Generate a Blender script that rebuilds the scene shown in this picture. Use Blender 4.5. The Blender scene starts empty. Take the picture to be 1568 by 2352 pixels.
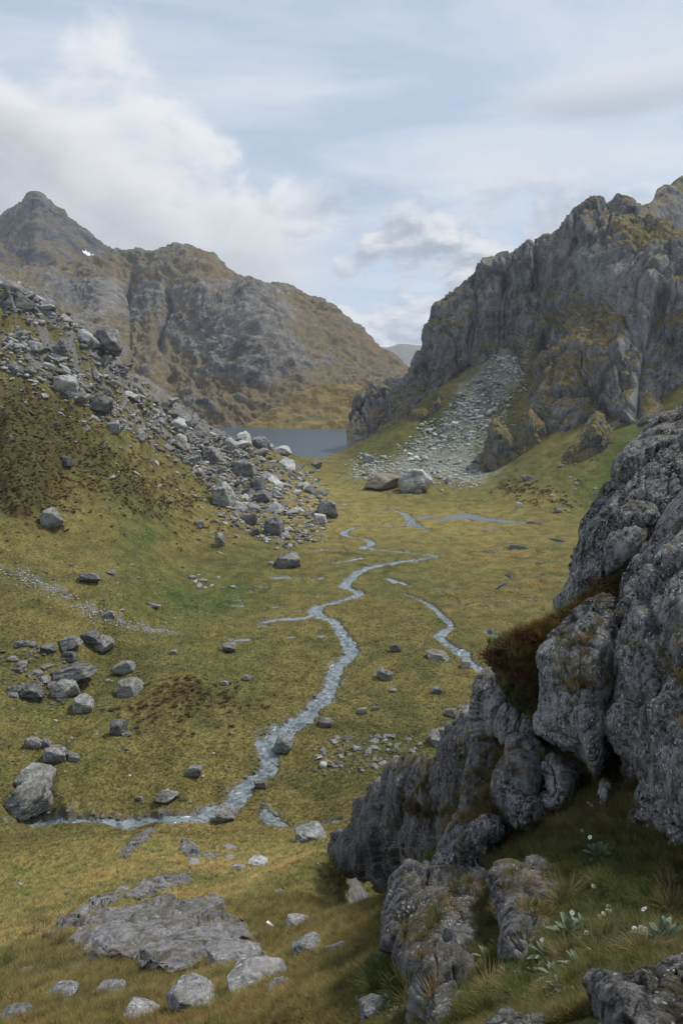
import bpy, bmesh, math, random
import numpy as np
from mathutils import Vector, Matrix

R = math.radians
random.seed(7)
rng = np.random.default_rng(7)
scene = bpy.context.scene
COL = scene.collection

# ------------------------------------------------------------------ camera
CAMZ = 80.0
PITCH = math.atan((1176 - 850) / 1568)
cam_d = bpy.data.cameras.new('camera')
cam_d.sensor_fit = 'VERTICAL'
cam_d.sensor_height = 36.0
cam_d.lens = 24.0
cam_d.clip_start = 0.1
cam_d.clip_end = 30000
cam = bpy.data.objects.new('camera', cam_d)
COL.objects.link(cam)
cam.location = (0, 0, CAMZ)
cam.rotation_euler = (R(90) - PITCH, 0, 0)
scene.camera = cam

# ------------------------------------------------------------------ light, sky, exposure
SUN_EL, SUN_AZ = 56.0, 66.0        # azimuth clockwise from +Y: the sun stands high to the right, a little ahead
sun_d = bpy.data.lights.new('sun', 'SUN')
sun_d.energy = 3.2
sun_d.angle = R(8)
sun_d.color = (1.0, 0.95, 0.87)
sun = bpy.data.objects.new('sun', sun_d)
COL.objects.link(sun)
sdir = Vector((math.sin(R(SUN_AZ)) * math.cos(R(SUN_EL)), math.cos(R(SUN_AZ)) * math.cos(R(SUN_EL)), math.sin(R(SUN_EL))))
sun.rotation_euler = sdir.to_track_quat('Z', 'Y').to_euler()
sun.location = (300, -100, 400)

scene.view_settings.view_transform = 'Standard'
scene.view_settings.look = 'None'
scene.view_settings.exposure = 0.15
scene.view_settings.gamma = 1.0
scene.view_settings.use_curve_mapping = False
try:
    scene.cycles.use_denoising = True
    scene.cycles.volume_bounces = 0
    scene.cycles.max_bounces = 5
    scene.cycles.diffuse_bounces = 3
    scene.cycles.glossy_bounces = 2
    scene.cycles.transmission_bounces = 2
    scene.cycles.transparent_max_bounces = 4
except Exception:
    pass


class NT:
    """small helper around a node tree"""
    def __init__(self, tree):
        self.t = tree
        self.n = tree.nodes
        self.l = tree.links

    def node(self, typ, **kw):
        nd = self.n.new(typ)
        for k, v in kw.items():
            setattr(nd, k, v)
        return nd

    def put(self, sock, v):
        if isinstance(v, bpy.types.NodeSocket):
            self.l.new(v, sock)
        elif v is not None:
            if isinstance(v, (tuple, list)) and len(v) == 3 and sock.type == 'RGBA':
                v = (*v, 1.0)
            sock.default_value = v

    def math(self, op, a, b=None, c=None, clamp=False):
        nd = self.node('ShaderNodeMath', operation=op, use_clamp=clamp)
        for i, v in enumerate((a, b, c)):
            if v is not None:
                self.put(nd.inputs[i], v)
        return nd.outputs[0]

    def vmath(self, op, a, b=None):
        nd = self.node('ShaderNodeVectorMath', operation=op)
        self.put(nd.inputs[0], a)
        if b is not None:
            self.put(nd.inputs[1], b)
        return nd.outputs[0]

    def smooth(self, v, lo, hi, a=0.0, b=1.0):
        nd = self.node('ShaderNodeMapRange', interpolation_type='SMOOTHSTEP')
        self.put(nd.inputs['Value'], v)
        self.put(nd.inputs['From Min'], lo)
        self.put(nd.inputs['From Max'], hi)
        self.put(nd.inputs['To Min'], a)
        self.put(nd.inputs['To Max'], b)
        return nd.outputs[0]

    def noise(self, vec, scale, detail=4.0, rough=0.55, dist=0.0, col=False):
        nd = self.node('ShaderNodeTexNoise')
        self.put(nd.inputs['Vector'], vec)
        self.put(nd.inputs['Scale'], scale)
        self.put(nd.inputs['Detail'], detail)
        self.put(nd.inputs['Roughness'], rough)
        self.put(nd.inputs['Distortion'], dist)
        return nd.outputs['Color' if col else 'Fac']

    def voronoi(self, vec, scale, feature='F1', out='Distance', rand=1.0):
        nd = self.node('ShaderNodeTexVoronoi', feature=feature)
        self.put(nd.inputs['Vector'], vec)
        self.put(nd.inputs['Scale'], scale)
        self.put(nd.inputs['Randomness'], rand)
        return nd.outputs[out]

    def mix(self, f, a, b, mode='MIX'):
        nd = self.node('ShaderNodeMix', data_type='RGBA', blend_type=mode)
        self.put(nd.inputs[0], f)
        self.put(nd.inputs[6], a)
        self.put(nd.inputs[7], b)
        return nd.outputs[2]

    def comb(self, x, y, z):
        nd = self.node('ShaderNodeCombineXYZ')
        for i, v in enumerate((x, y, z)):
            self.put(nd.inputs[i], v)
        return nd.outputs[0]

    def sep(self, v):
        nd = self.node('ShaderNodeSeparateXYZ')
        self.put(nd.inputs[0], v)
        return nd.outputs

    def mapping(self, v, scale=(1, 1, 1), rot=(0, 0, 0), loc=(0, 0, 0)):
        nd = self.node('ShaderNodeMapping')
        self.put(nd.inputs['Vector'], v)
        nd.inputs['Scale'].default_value = scale
        nd.inputs['Rotation'].default_value = rot
        nd.inputs['Location'].default_value = loc
        return nd.outputs[0]

    def bump(self, h, strength, dist, normal=None):
        nd = self.node('ShaderNodeBump')
        self.put(nd.inputs['Height'], h)
        nd.inputs['Strength'].default_value = strength
        nd.inputs['Distance'].default_value = dist
        if normal is not None:
            self.put(nd.inputs['Normal'], normal)
        return nd.outputs[0]


# sky: Nishita daylight behind broken cloud, everything a function of direction
world = bpy.data.worlds.new('World')
scene.world = world
world.use_nodes = True
wt = NT(world.node_tree)
wt.n.clear()
w_out = wt.node('ShaderNodeOutputWorld')
w_bg = wt.node('ShaderNodeBackground')
wt.l.new(w_bg.outputs[0], w_out.inputs[0])
w_bg.inputs['Strength'].default_value = 0.1
sky = wt.node('ShaderNodeTexSky', sky_type='NISHITA')
sky.sun_disc = False
sky.sun_elevation = R(SUN_EL)
sky.sun_rotation = R(SUN_AZ)
sky.altitude = 1200
sky.air_density = 1.0
sky.dust_density = 0.6
tc = wt.node('ShaderNodeTexCoord')
dvec = tc.outputs['Generated']
dx, dy, dz = wt.sep(dvec)
el = wt.math('ARCSINE', dz)
az = wt.math('ARCTAN2', dx, dy)
# high thin veil
pl = wt.math('ADD', wt.math('MAXIMUM', dz, 0.0), 0.12)
pv = wt.comb(wt.math('DIVIDE', dx, pl), wt.math('DIVIDE', dy, pl), 0.0)
veil_n = wt.noise(wt.mapping(pv, (0.8, 1.15, 1), (0, 0, R(-14))), 1.2, 7.0, 0.58, 0.5)
veil_f = wt.smooth(veil_n, 0.30, 0.62, 0.70, 0.98)
# the cloud sits above the haze of the horizon
veil_c = wt.mix(wt.smooth(veil_n, 0.35, 0.75), (5.0, 5.9, 7.1), (6.5, 7.0, 7.6))
c0 = wt.mix(veil_f, sky.outputs[0], veil_c)
# lens-shaped cloud high on the right
q1 = wt.math('DIVIDE', wt.math('SUBTRACT', az, 0.36), 0.16)
q2 = wt.math('DIVIDE', wt.math('SUBTRACT', el, 0.330), 0.030)
qq = wt.math('ADD', wt.math('MULTIPLY', q1, q1), wt.math('MULTIPLY', q2, q2))
ln_n = wt.noise(wt.comb(wt.math('MULTIPLY', az, 5.0), wt.math('MULTIPLY', el, 26.0), 0.0), 1.0, 3.0, 0.5)
lens_f = wt.math('MULTIPLY', wt.smooth(wt.math('ADD', qq, wt.math('MULTIPLY', ln_n, 0.9)), 1.9, 0.6), 0.9)
c1 = wt.mix(lens_f, c0, wt.mix(wt.smooth(q2, -1.0, 0.8), (4.2, 4.75, 5.6), (6.4, 6.8, 7.4)))
# low broken stratocumulus rows
sc_v = wt.comb(wt.math('MULTIPLY', az, 9.0), wt.math('MULTIPLY', wt.math('POWER', wt.math('MAXIMUM', el, 0.0), 0.8), 15.0), 5.3)
sc_n = wt.noise(sc_v, 0.9, 7.0, 0.56, 0.25)
sc_n2 = wt.noise(wt.vmath('ADD', sc_v, (0.05, 0.22, 0.0)), 0.9, 7.0, 0.56, 0.25)
low = wt.smooth(el, 0.27, 0.17)
sc_f = wt.math('MULTIPLY', wt.smooth(sc_n, 0.42, 0.52), low)
lit = wt.smooth(wt.math('SUBTRACT', sc_n, sc_n2), -0.10, 0.14)
sc_c = wt.mix(lit, (3.3, 3.75, 4.5), (7.4, 7.5, 7.6))
c2 = wt.mix(wt.math('MULTIPLY', sc_f, 0.92), c1, sc_c)
# cumulus bank: its top climbs to the left
cu_v = wt.comb(wt.math('MULTIPLY', az, 6.0), wt.math('MULTIPLY', el, 8.5), 0.0)
cu_n = wt.noise(cu_v, 1.0, 8.0, 0.55, 0.35)
cu_b = wt.noise(cu_v, 0.75, 2.0, 0.5, 0.0)
top = wt.math('MINIMUM', wt.math('SUBTRACT', 0.222, wt.math('MULTIPLY', az, 0.42)), 0.40)
hgt = wt.math('SUBTRACT', top, el)
edge = wt.math('ADD', hgt, wt.math('MULTIPLY', wt.math('SUBTRACT', wt.math('ADD', cu_n, wt.math('MULTIPLY', cu_b, 0.6)), 0.8), 0.36))
cu_f = wt.smooth(edge, -0.015, 0.055)
cu_f = wt.math('MULTIPLY', cu_f, wt.smooth(el, 0.02, 0.14))
cu_f = wt.math('MULTIPLY', cu_f, wt.smooth(az, 0.03, -0.12))
cu_n2 = wt.noise(wt.vmath('ADD', cu_v, (0.10, 0.22, 0.0)), 1.0, 8.0, 0.55, 0.35)
cu_l = wt.math('ADD', wt.smooth(edge, 0.17, 0.0, 0.08, 0.9), wt.math('MULTIPLY', wt.math('SUBTRACT', cu_n, cu_n2), 1.2), clamp=True)
cu_c = wt.mix(cu_l, (4.6, 4.85, 5.25), (8.3, 8.4, 8.5))
c3 = wt.mix(cu_f, c2, cu_c)
wt.l.new(c3, w_bg.inputs['Color'])

# ------------------------------------------------------------------ projection helpers (photo 1568 x 2352 units)
F_ = 1568.0
cp, sp_ = math.cos(PITCH), math.sin(PITCH)


def rays(px, py):
    px = np.asarray(px, float); py = np.asarray(py, float)
    xc = (px - 784) / F_; yc = (1176 - py) / F_
    return np.stack([xc + 0 * yc, cp + yc * sp_, -sp_ + yc * cp], -1)


def at(px, py, Y):
    """world point at forward distance Y on the sight line of a photo position"""
    d = rays(px, py)
    t = np.asarray(Y, float) / d[..., 1]
    p = d * t[..., None]
    p[..., 2] += CAMZ
    return p


def atz(px, py, z):
    d = rays(px, py)
    t = (np.asarray(z, float) - CAMZ) / d[..., 2]
    p = d * t[..., None]
    p[..., 2] += CAMZ
    return p


def proj(P):
    P = np.asarray(P, float)
    x, y, z = P[..., 0], P[..., 1], P[..., 2] - CAMZ
    zf = y * cp - z * sp_
    yu = y * sp_ + z * cp
    zf = np.where(np.abs(zf) < 1e-6, 1e-6, zf)
    return 784 + F_ * x / zf, 1176 - F_ * yu / zf


# ------------------------------------------------------------------ noise
_perm = np.random.default_rng(3).permutation(256).astype(np.int32)
_perm = np.concatenate([_perm, _perm])
_g3 = np.random.default_rng(4).normal(size=(256, 3)); _g3 /= np.linalg.norm(_g3, axis=1)[:, None]
_ga = np.random.default_rng(5).random(256) * 2 * math.pi
_g2 = np.stack([np.cos(_ga), np.sin(_ga)], 1)
_g3 = _g3.astype(np.float32); _g2 = _g2.astype(np.float32)


def n2(x, y):
    xi = np.floor(x); yi = np.floor(y)
    fx = (x - xi).astype(np.float32); fy = (y - yi).astype(np.float32)
    xi = xi.astype(np.int32) & 255; yi = yi.astype(np.int32) & 255
    u = fx * fx * fx * (fx * (fx * 6 - 15) + 10); v = fy * fy * fy * (fy * (fy * 6 - 15) + 10)

    def g(a, b, dx, dy):
        h = _perm[_perm[(xi + a) & 255] + ((yi + b) & 255)]
        return _g2[h, 0] * dx + _g2[h, 1] * dy
    a = g(0, 0, fx, fy); b = g(1, 0, fx - 1, fy); c = g(0, 1, fx, fy - 1); d = g(1, 1, fx - 1, fy - 1)
    return 1.5 * ((a + u * (b - a)) * (1 - v) + (c + u * (d - c)) * v)


def n3(x, y, z):
    xi = np.floor(x); yi = np.floor(y); zi = np.floor(z)
    fx = (x - xi).astype(np.float32); fy = (y - yi).astype(np.float32); fz = (z - zi).astype(np.float32)
    xi = xi.astype(np.int32) & 255; yi = yi.astype(np.int32) & 255; zi = zi.astype(np.int32) & 255
    u = fx * fx * fx * (fx * (fx * 6 - 15) + 10); v = fy * fy * fy * (fy * (fy * 6 - 15) + 10); w = fz * fz * fz * (fz * (fz * 6 - 15) + 10)

    def g(a, b, c):
        h = _perm[_perm[_perm[(xi + a) & 255] + ((yi + b) & 255)] + ((zi + c) & 255)]
        G = _g3[h]
        return G[..., 0] * (fx - a) + G[..., 1] * (fy - b) + G[..., 2] * (fz - c)
    x00 = g(0, 0, 0); x00 = x00 + u * (g(1, 0, 0) - x00)
    x10 = g(0, 1, 0); x10 = x10 + u * (g(1, 1, 0) - x10)
    x01 = g(0, 0, 1); x01 = x01 + u * (g(1, 0, 1) - x01)
    x11 = g(0, 1, 1); x11 = x11 + u * (g(1, 1, 1) - x11)
    y0 = x00 + v * (x10 - x00); y1 = x01 + v * (x11 - x01)
    return 1.5 * (y0 + w * (y1 - y0))


def fbm2(x, y, oct=4, gain=0.5, lac=2.03):
    a, s, out = 1.0, 0.0, 0.0
    for i in range(oct):
        out = out + a * n2(x + 17.3 * i, y - 9.1 * i); s += a; a *= gain; x = x * lac; y = y * lac
    return out / s


def fbm3(P, f, oct=4, gain=0.5, lac=2.03, st=(1, 1, 1), ridge=False):
    x, y, z = P[..., 0] * f * st[0], P[..., 1] * f * st[1], P[..., 2] * f * st[2]
    a, s, out = 1.0, 0.0, 0.0
    for i in range(oct):
        n = n3(x + 17.3 * i, y - 9.1 * i, z + 4.7 * i)
        if ridge:
            n = 1 - 2 * np.abs(n)
        out = out + a * n; s += a; a *= gain; x = x * lac; y = y * lac; z = z * lac
    return out / s


def worley(P, f, st=(1, 1, 1), seed=0):
    """nearest cell: F1, F2, offset to the cell point, cell hash"""
    Q = P * f * np.asarray(st)
    I = np.floor(Q).astype(np.int32)
    N = Q.shape[:-1]
    f1 = np.full(N, 9e9); f2 = np.full(N, 9e9); off = np.zeros(Q.shape); hid = np.zeros(N, np.int32)
    rnd = np.random.default_rng(100 + seed).random((256, 3))
    for a in (-1, 0, 1):
        for b in (-1, 0, 1):
            for c in (-1, 0, 1):
                h = _perm[_perm[_perm[(I[..., 0] + a) & 255] + ((I[..., 1] + b) & 255)] + ((I[..., 2] + c) & 255)]
                d = Q - (I + np.array([a, b, c]) + rnd[h])
                L = np.linalg.norm(d, axis=-1)
                m = L < f1
                f2 = np.where(m, f1, np.minimum(f2, L))
                f1 = np.where(m, L, f1)
                off = np.where(m[..., None], d, off); hid = np.where(m, h, hid)
    return f1, f2, off, hid


def facets(P, f, st=(1, 1, 1), seed=0, k=1.0):
    """broken, planar relief: each cell is a plane with its own tilt and height"""
    f1, f2, off, hid = worley(P, f, st, seed)
    tv = np.random.default_rng(200 + seed).normal(size=(256, 4))
    t = tv[hid]
    h = (off * t[..., :3]).sum(-1) * 0.7 + t[..., 3] * 0.28
    crack = np.clip(1 - (f2 - f1) / 0.10, 0, 1)
    return k * h, crack


def sstep(v, a, b):
    t = np.clip((v - a) / (b - a), 0, 1)
    return t * t * (3 - 2 * t)


# ------------------------------------------------------------------ mesh helpers
def mesh_np(name, V, Fq, smooth=True):
    me = bpy.data.meshes.new(name)
    V = np.ascontiguousarray(V, np.float32).reshape(-1, 3)
    Fq = np.ascontiguousarray(Fq, np.int32)
    n, k = Fq.shape
    me.vertices.add(len(V)); me.vertices.foreach_set('co', V.ravel())
    me.loops.add(n * k); me.loops.foreach_set('vertex_index', Fq.ravel())
    me.polygons.add(n); me.polygons.foreach_set('loop_start', np.arange(n, dtype=np.int32) * k)
    try:
        me.polygons.foreach_set('loop_total', np.full(n, k, np.int32))
    except Exception:
        pass
    me.update(calc_edges=True)
    if smooth:
        me.polygons.foreach_set('use_smooth', np.ones(n, bool))
    return me


def grid_faces(nr, nc, wrap=False):
    i = np.arange(nr - 1)[:, None]
    j = np.arange(nc if wrap else nc - 1)[None, :]
    j2 = (j + 1) % nc
    return np.stack([i * nc + j, i * nc + j2, (i + 1) * nc + j2, (i + 1) * nc + j], -1).reshape(-1, 4)


def set_col(me, name, C):
    a = me.attributes.new(name, 'FLOAT_COLOR', 'POINT')
    C = np.asarray(C, np.float32).reshape(-1, 3)
    a.data.foreach_set('color', np.concatenate([C, np.ones((len(C), 1), np.float32)], 1).ravel())


def link(name, me, mat=None, parent=None, label=None, cat=None, group=None, kind=None):
    o = bpy.data.objects.new(name, me)
    COL.objects.link(o)
    if mat is not None and me is not None and not me.materials:
        me.materials.append(mat)
    if parent is not None:
        o.parent = parent
    for k, v in (('label', label), ('category', cat), ('group', group), ('kind', kind)):
        if v:
            o[k] = v
    return o


def sheet_normals(P):
    du = np.gradient(P, axis=1); dv = np.gradient(P, axis=0)
    n = np.cross(du, dv)
    return n / (np.linalg.norm(n, axis=-1, keepdims=True) + 1e-9)


def catmull(pts, t):
    """pts (n, ...) sampled at float index t"""
    n = len(pts)
    i = np.clip(np.floor(t).astype(int), 0, n - 2); f = (t - i)
    p0 = pts[np.maximum(i - 1, 0)]; p1 = pts[i]; p2 = pts[i + 1]; p3 = pts[np.minimum(i + 2, n - 1)]
    f = f.reshape(f.shape + (1,) * (pts.ndim - 1))
    return 0.5 * (2 * p1 + (p2 - p0) * f + (2 * p0 - 5 * p1 + 4 * p2 - p3) * f ** 2 + (3 * p1 - p0 - 3 * p2 + p3) * f ** 3)


def loft(G, nr, nc, lin=False):
    """G: (rows, cols, 3) control points in world space -> dense (nr, nc, 3)"""
    G = np.asarray(G, float)
    A = catmull(G, np.linspace(0, G.shape[0] - 1, nr))
    B = catmull(A.transpose(1, 0, 2), np.linspace(0, G.shape[1] - 1, nc))
    return B.transpose(1, 0, 2)

# ------------------------------------------------------------------ materials
def new_mat(name):
    m = bpy.data.materials.new(name)
    m.use_nodes = True
    t = NT(m.node_tree)
    b = m.node_tree.nodes['Principled BSDF']
    return m, t, b


def ground_material():
    m, t, b = new_mat('alpine_ground')
    geo = t.node('ShaderNodeNewGeometry')
    pos = geo.outputs['Position']
    at_ = t.node('ShaderNodeAttribute', attribute_name='Col')
    rk = t.node('ShaderNodeAttribute', attribute_name='Rock')
    n1 = t.noise(pos, 1.7, 5.0, 0.65)
    n2_ = t.noise(pos, 9.0, 4.0, 0.65)
    f = t.math('ADD', t.math('MULTIPLY', n1, 1.1), t.math('MULTIPLY', n2_, 0.9))
    g = t.mix(1.0, at_.outputs['Color'], t.mix(t.smooth(f, 0.80, 1.20), (0.42, 0.43, 0.42), (1.60, 1.57, 1.55)), 'MULTIPLY')
    n0 = t.noise(pos, 0.16, 6.0, 0.68)
    g = t.mix(1.0, g, t.mix(t.smooth(n0, 0.34, 0.66), (0.70, 0.74, 0.70), (1.25, 1.22, 1.18)), 'MULTIPLY')
    hue = t.noise(pos, 0.9, 3.0, 0.6)
    g = t.mix(t.smooth(hue, 0.48, 0.66, 0.0, 0.45), g, t.mix(1.0, g, (0.72, 1.0, 0.62), 'MULTIPLY'))
    # bare rock where the outcrops come through
    rv = t.mapping(pos, (0.8, 1.5, 1.3), (R(20), R(-15), R(28)))
    r1 = t.noise(rv, 0.9, 9.0, 0.72, 0.4)
    lich = t.smooth(t.voronoi(pos, 5.0), 0.34, 0.14)
    rc = t.mix(t.smooth(r1, 0.32, 0.70), (0.065, 0.064, 0.066), (0.27, 0.265, 0.27))
    rc = t.mix(t.math('MULTIPLY', lich, 0.30), rc, (0.40, 0.41, 0.39))
    c = t.mix(rk.outputs['Fac'], g, rc)
    t.l.new(c, b.inputs['Base Color'])
    b.inputs['Roughness'].default_value = 0.95
    b.inputs['Specular IOR Level'].default_value = 0.15
    h = t.math('ADD', t.math('MULTIPLY', n1, 0.6), t.math('MULTIPLY', n2_, 0.35))
    t.l.new(t.bump(h, 0.9, 0.35), b.inputs['Normal'])
    return m


def rock_material(name, dark, light, scale=1.0, lichen=0.35, foli=(0.6, 2.6, 1.4), rot=(0.4, -0.3, 0.5), moss=0.0,
                  slope_veg=None, veg_a=(0.16, 0.115, 0.045), veg_b=(0.085, 0.085, 0.03), obj=False, bump=0.6, stain=0.5, streak=False,
                  bumpd=0.12, pale=(0.46, 0.46, 0.43), tint=None, gain=(0.53, 0.87)):
    m, t, b = new_mat(name)
    geo = t.node('ShaderNodeNewGeometry')
    if obj:
        tcn = t.node('ShaderNodeTexCoord'); oi = t.node('ShaderNodeObjectInfo')
        rnd = oi.outputs['Random']
        off = t.comb(t.math('MULTIPLY', rnd, 91.0), t.math('MULTIPLY', rnd, 37.0), t.math('MULTIPLY', rnd, 63.0))
        pos = t.vmath('ADD', tcn.outputs['Object'], off)
    else:
        pos = geo.outputs['Position']
    fv = t.mapping(pos, tuple(scale * s for s in foli), rot)
    f1 = t.noise(fv, 1.0, 9.0, 0.68, 0.2)
    big = t.noise(pos, 0.22 * scale, 4.0, 0.55)
    fine = t.noise(pos, 7.0 * scale, 5.0, 0.7)
    v = t.math('ADD', t.math('MULTIPLY', f1, 0.55), t.math('ADD', t.math('MULTIPLY', big, 0.35), t.math('MULTIPLY', fine, 0.50)))
    c = t.mix(t.smooth(v, *gain), dark, light)
    if tint:
        c = t.mix(t.smooth(big, 0.42, 0.62), c, t.mix(1.0, c, tint, 'MULTIPLY'))
    # lichen speckle, small irregular patches
    lv = t.vmath('ADD', fv, t.vmath('SCALE', t.noise(pos, 5 * scale, 3.0, 0.6, col=True), None))
    wob = t.math('MULTIPLY', t.noise(pos, 11.0 * scale, 3.0, 0.6), 0.30)
    l1 = t.smooth(t.math('ADD', t.voronoi(fv, 2.6), wob), 0.42, 0.28)
    l2 = t.smooth(t.math('ADD', t.voronoi(pos, 9.0 * scale), wob), 0.44, 0.24)
    patch = t.smooth(t.noise(pos, 0.9 * scale, 3.0, 0.6), 0.36, 0.58)
    lf = t.math('MULTIPLY', t.math('MAXIMUM', l1, t.math('MULTIPLY', l2, 0.8)), t.math('MULTIPLY', patch, lichen))
    c = t.mix(lf, c, pale)
    if stain:
        sv = t.mapping(pos, (0.9 * scale, 0.9 * scale, 0.16 * scale))
        st = t.smooth(t.noise(sv, 1.0, 5.0, 0.6, 0.3), 0.56, 0.70)
        c = t.mix(t.math('MULTIPLY', st, stain), c, tuple(0.42 * x for x in dark))
    if streak:
        sv2 = t.mapping(pos, (0.05, 0.05, 0.006))
        s2 = t.smooth(t.noise(sv2, 1.0, 4.0, 0.6), 0.60, 0.70)
        c = t.mix(t.math('MULTIPLY', s2, 0.55), c, (0.36, 0.355, 0.33))
    if slope_veg is not None:
        nz = t.sep(geo.outputs['Normal'])[2]
        lo, hi, nsc = slope_veg[:3]
        vn = t.noise(pos, nsc, 6.0, 0.62)
        if slope_veg[3:]:
            va = t.node('ShaderNodeAttribute', attribute_name='Veg')
            vv = t.math('ADD', va.outputs['Fac'], t.math('MULTIPLY', t.math('SUBTRACT', vn, 0.5), slope_veg[3]))
        else:
            vv = t.math('ADD', nz, t.math('MULTIPLY', t.math('SUBTRACT', vn, 0.5), 1.25))
        vf = t.smooth(vv, lo, hi)
        vc = t.mix(t.smooth(t.noise(pos, nsc * 1.7, 4.0, 0.6), 0.40, 0.62), veg_b, veg_a)
        vc = t.mix(1.0, vc, t.mix(t.noise(pos, nsc * 14, 4.0, 0.7), (0.55, 0.55, 0.55), (1.5, 1.5, 1.5)), 'MULTIPLY')
        c = t.mix(vf, c, vc)
    if moss:
        nz = t.sep(geo.outputs['Normal'])[2]
        mf = t.smooth(t.math('ADD', nz, t.math('MULTIPLY', t.math('SUBTRACT', t.noise(pos, 1.6 * scale, 4.0, 0.6), 0.5), 1.5)), 0.85, 1.1)
        c = t.mix(t.math('MULTIPLY', mf, moss), c, (0.075, 0.062, 0.022))
    if obj:
        hv = t.node('ShaderNodeHueSaturation')
        hv.inputs['Saturation'].default_value = 1.0
        t.put(hv.inputs['Value'], t.math('ADD', 0.72, t.math('MULTIPLY', rnd, 0.6)))
        t.put(hv.inputs['Color'], c)
        c = hv.outputs[0]
    t.put(b.inputs['Base Color'], c)
    b.inputs['Roughness'].default_value = 0.9
    b.inputs['Specular IOR Level'].default_value = 0.25
    h = t.math('ADD', t.math('MULTIPLY', f1, 1.0), t.math('MULTIPLY', fine, 0.5))
    t.l.new(t.bump(h, bump, bumpd / scale), b.inputs['Normal'])
    return m


def water_material(name, base, rough, wave, wscale, foam=0.0, stretch=(1, 1, 1), bed=None):
    m, t, b = new_mat(name)
    geo = t.node('ShaderNodeNewGeometry')
    pos = geo.outputs['Position']
    pv = t.mapping(pos, stretch)
    n = t.noise(pv, wscale, 5.0, 0.6)
    col = base
    if bed:
        col = t.mix(t.smooth(t.noise(pos, 0.7, 5.0, 0.62, 0.6), 0.36, 0.60), base, bed)
    if foam:
        att = t.node('ShaderNodeAttribute', attribute_name='Rock')
        fn = t.smooth(t.noise(pv, wscale * 0.6, 6.0, 0.65, 0.5), 0.59, 0.68)
        col = t.mix(t.math('MULTIPLY', t.math('MULTIPLY', fn, att.outputs['Fac']), foam), col, (0.75, 0.79, 0.80))
    t.put(b.inputs['Base Color'], col)
    b.inputs['Roughness'].default_value = rough
    b.inputs['IOR'].default_value = 1.33
    b.inputs['Specular IOR Level'].default_value = 0.5
    t.l.new(t.bump(n, 0.6, wave), b.inputs['Normal'])
    return m


M = {}
M['ground'] = ground_material()
M['far'] = rock_material('mountain_rock', (0.045, 0.045, 0.046), (0.225, 0.212, 0.196), 0.03, 0.10, (1.2, 1.2, 2.2), (0.3, 0.35, 0.2),
                         slope_veg=(0.40, 0.60, 0.06, 0.55), veg_a=(0.160, 0.124, 0.074), veg_b=(0.112, 0.094, 0.056), bump=0.5, stain=0.6, bumpd=0.25)
M['peak'] = rock_material('peak_rock', (0.032, 0.034, 0.038), (0.15, 0.148, 0.148), 0.03, 0.08, (1.2, 1.2, 2.0), (0.3, 0.35, 0.2),
                          slope_veg=(0.60, 0.86, 0.015), veg_a=(0.13, 0.095, 0.048), veg_b=(0.085, 0.07, 0.038), bump=0.5, stain=0.6, bumpd=0.25)
M['cliff'] = rock_material('cliff_rock', (0.048, 0.050, 0.054), (0.260, 0.256, 0.250), 0.09, 0.12, (1.8, 1.8, 0.5), (0.1, 0.22, 0.2),
                           slope_veg=(0.42, 0.58, 0.12, 0.60), veg_a=(0.185, 0.138, 0.052), veg_b=(0.090, 0.080, 0.034), bump=0.6, stain=0.75, streak=True, bumpd=0.3)
M['near'] = rock_material('schist_cliff_rock', (0.012, 0.012, 0.012), (0.25, 0.246, 0.24), 1.6, 1.0, (3.6, 3.6, 1.2), (0.55, -0.35, 0.4), moss=0.5,
                          bump=1.0, stain=0.8, bumpd=0.16, pale=(0.56, 0.55, 0.53), gain=(0.58, 0.82))
M['rib'] = rock_material('fluted_schist_rock', (0.015, 0.014, 0.015), (0.205, 0.20, 0.20), 1.2, 0.7, (3.4, 3.4, 0.6), (0.12, -0.28, 0.3), moss=0.7,
                         bump=0.9, stain=0.6, bumpd=0.14)
M['boulder'] = rock_material('schist_boulder', (0.038, 0.039, 0.038), (0.275, 0.27, 0.26), 1.3, 0.30, (1.2, 1.6, 7.0), (0.3, 0.2, 0.0), moss=0.35, obj=True,
                             bump=0.7, stain=0.25, bumpd=0.10)
M['pale'] = rock_material('pale_schist_boulder', (0.09, 0.092, 0.088), (0.44, 0.44, 0.42), 1.3, 0.30, (1.2, 1.6, 7.0), (0.3, 0.2, 0.0), moss=0.15, obj=True,
                          bump=0.7, stain=0.15, bumpd=0.10)
M['talus'] = rock_material('talus_rock', (0.15, 0.16, 0.153), (0.50, 0.52, 0.495), 1.6, 0.2, (0.7, 0.8, 2.0), (0.3, 0.2, 0.0), obj=True, bump=0.6, stain=0.1)
M['tan'] = rock_material('tan_rock', (0.085, 0.068, 0.042), (0.27, 0.235, 0.185), 1.0, 0.2, (1.2, 1.6, 3.0), (0.3, 0.2, 0.0), moss=0.9, obj=True, bump=0.7, stain=0.25, bumpd=0.10)
M['slab'] = rock_material('lichen_slab_rock', (0.05, 0.05, 0.053), (0.32, 0.32, 0.325), 1.8, 0.8, (1.0, 2.6, 3.0), (0.3, 0.2, 0.6), moss=0.3, obj=True, bump=0.9,
                          stain=0.3, bumpd=0.10, pale=(0.52, 0.53, 0.52))
M['lake'] = water_material('lake_water', (0.060, 0.088, 0.115), 0.28, 1.2, 0.30, stretch=(0.35, 1, 1))
M['stream'] = water_material('stream_water', (0.070, 0.090, 0.098), 0.08, 0.12, 1.0, foam=1.0, bed=(0.20, 0.232, 0.242))
M['pool'] = water_material('pool_water', (0.19, 0.21, 0.225), 0.06, 0.006, 1.5)
M['pond'] = water_material('pond_water', (0.035, 0.043, 0.045), 0.05, 0.006, 1.5)

# ------------------------------------------------------------------ ground: one height field through surveyed points
GP = []


def gz(px, py, z):
    GP.append(atz(px, py, z))


def gy(px, py, Y):
    GP.append(at(px, py, Y))


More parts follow.
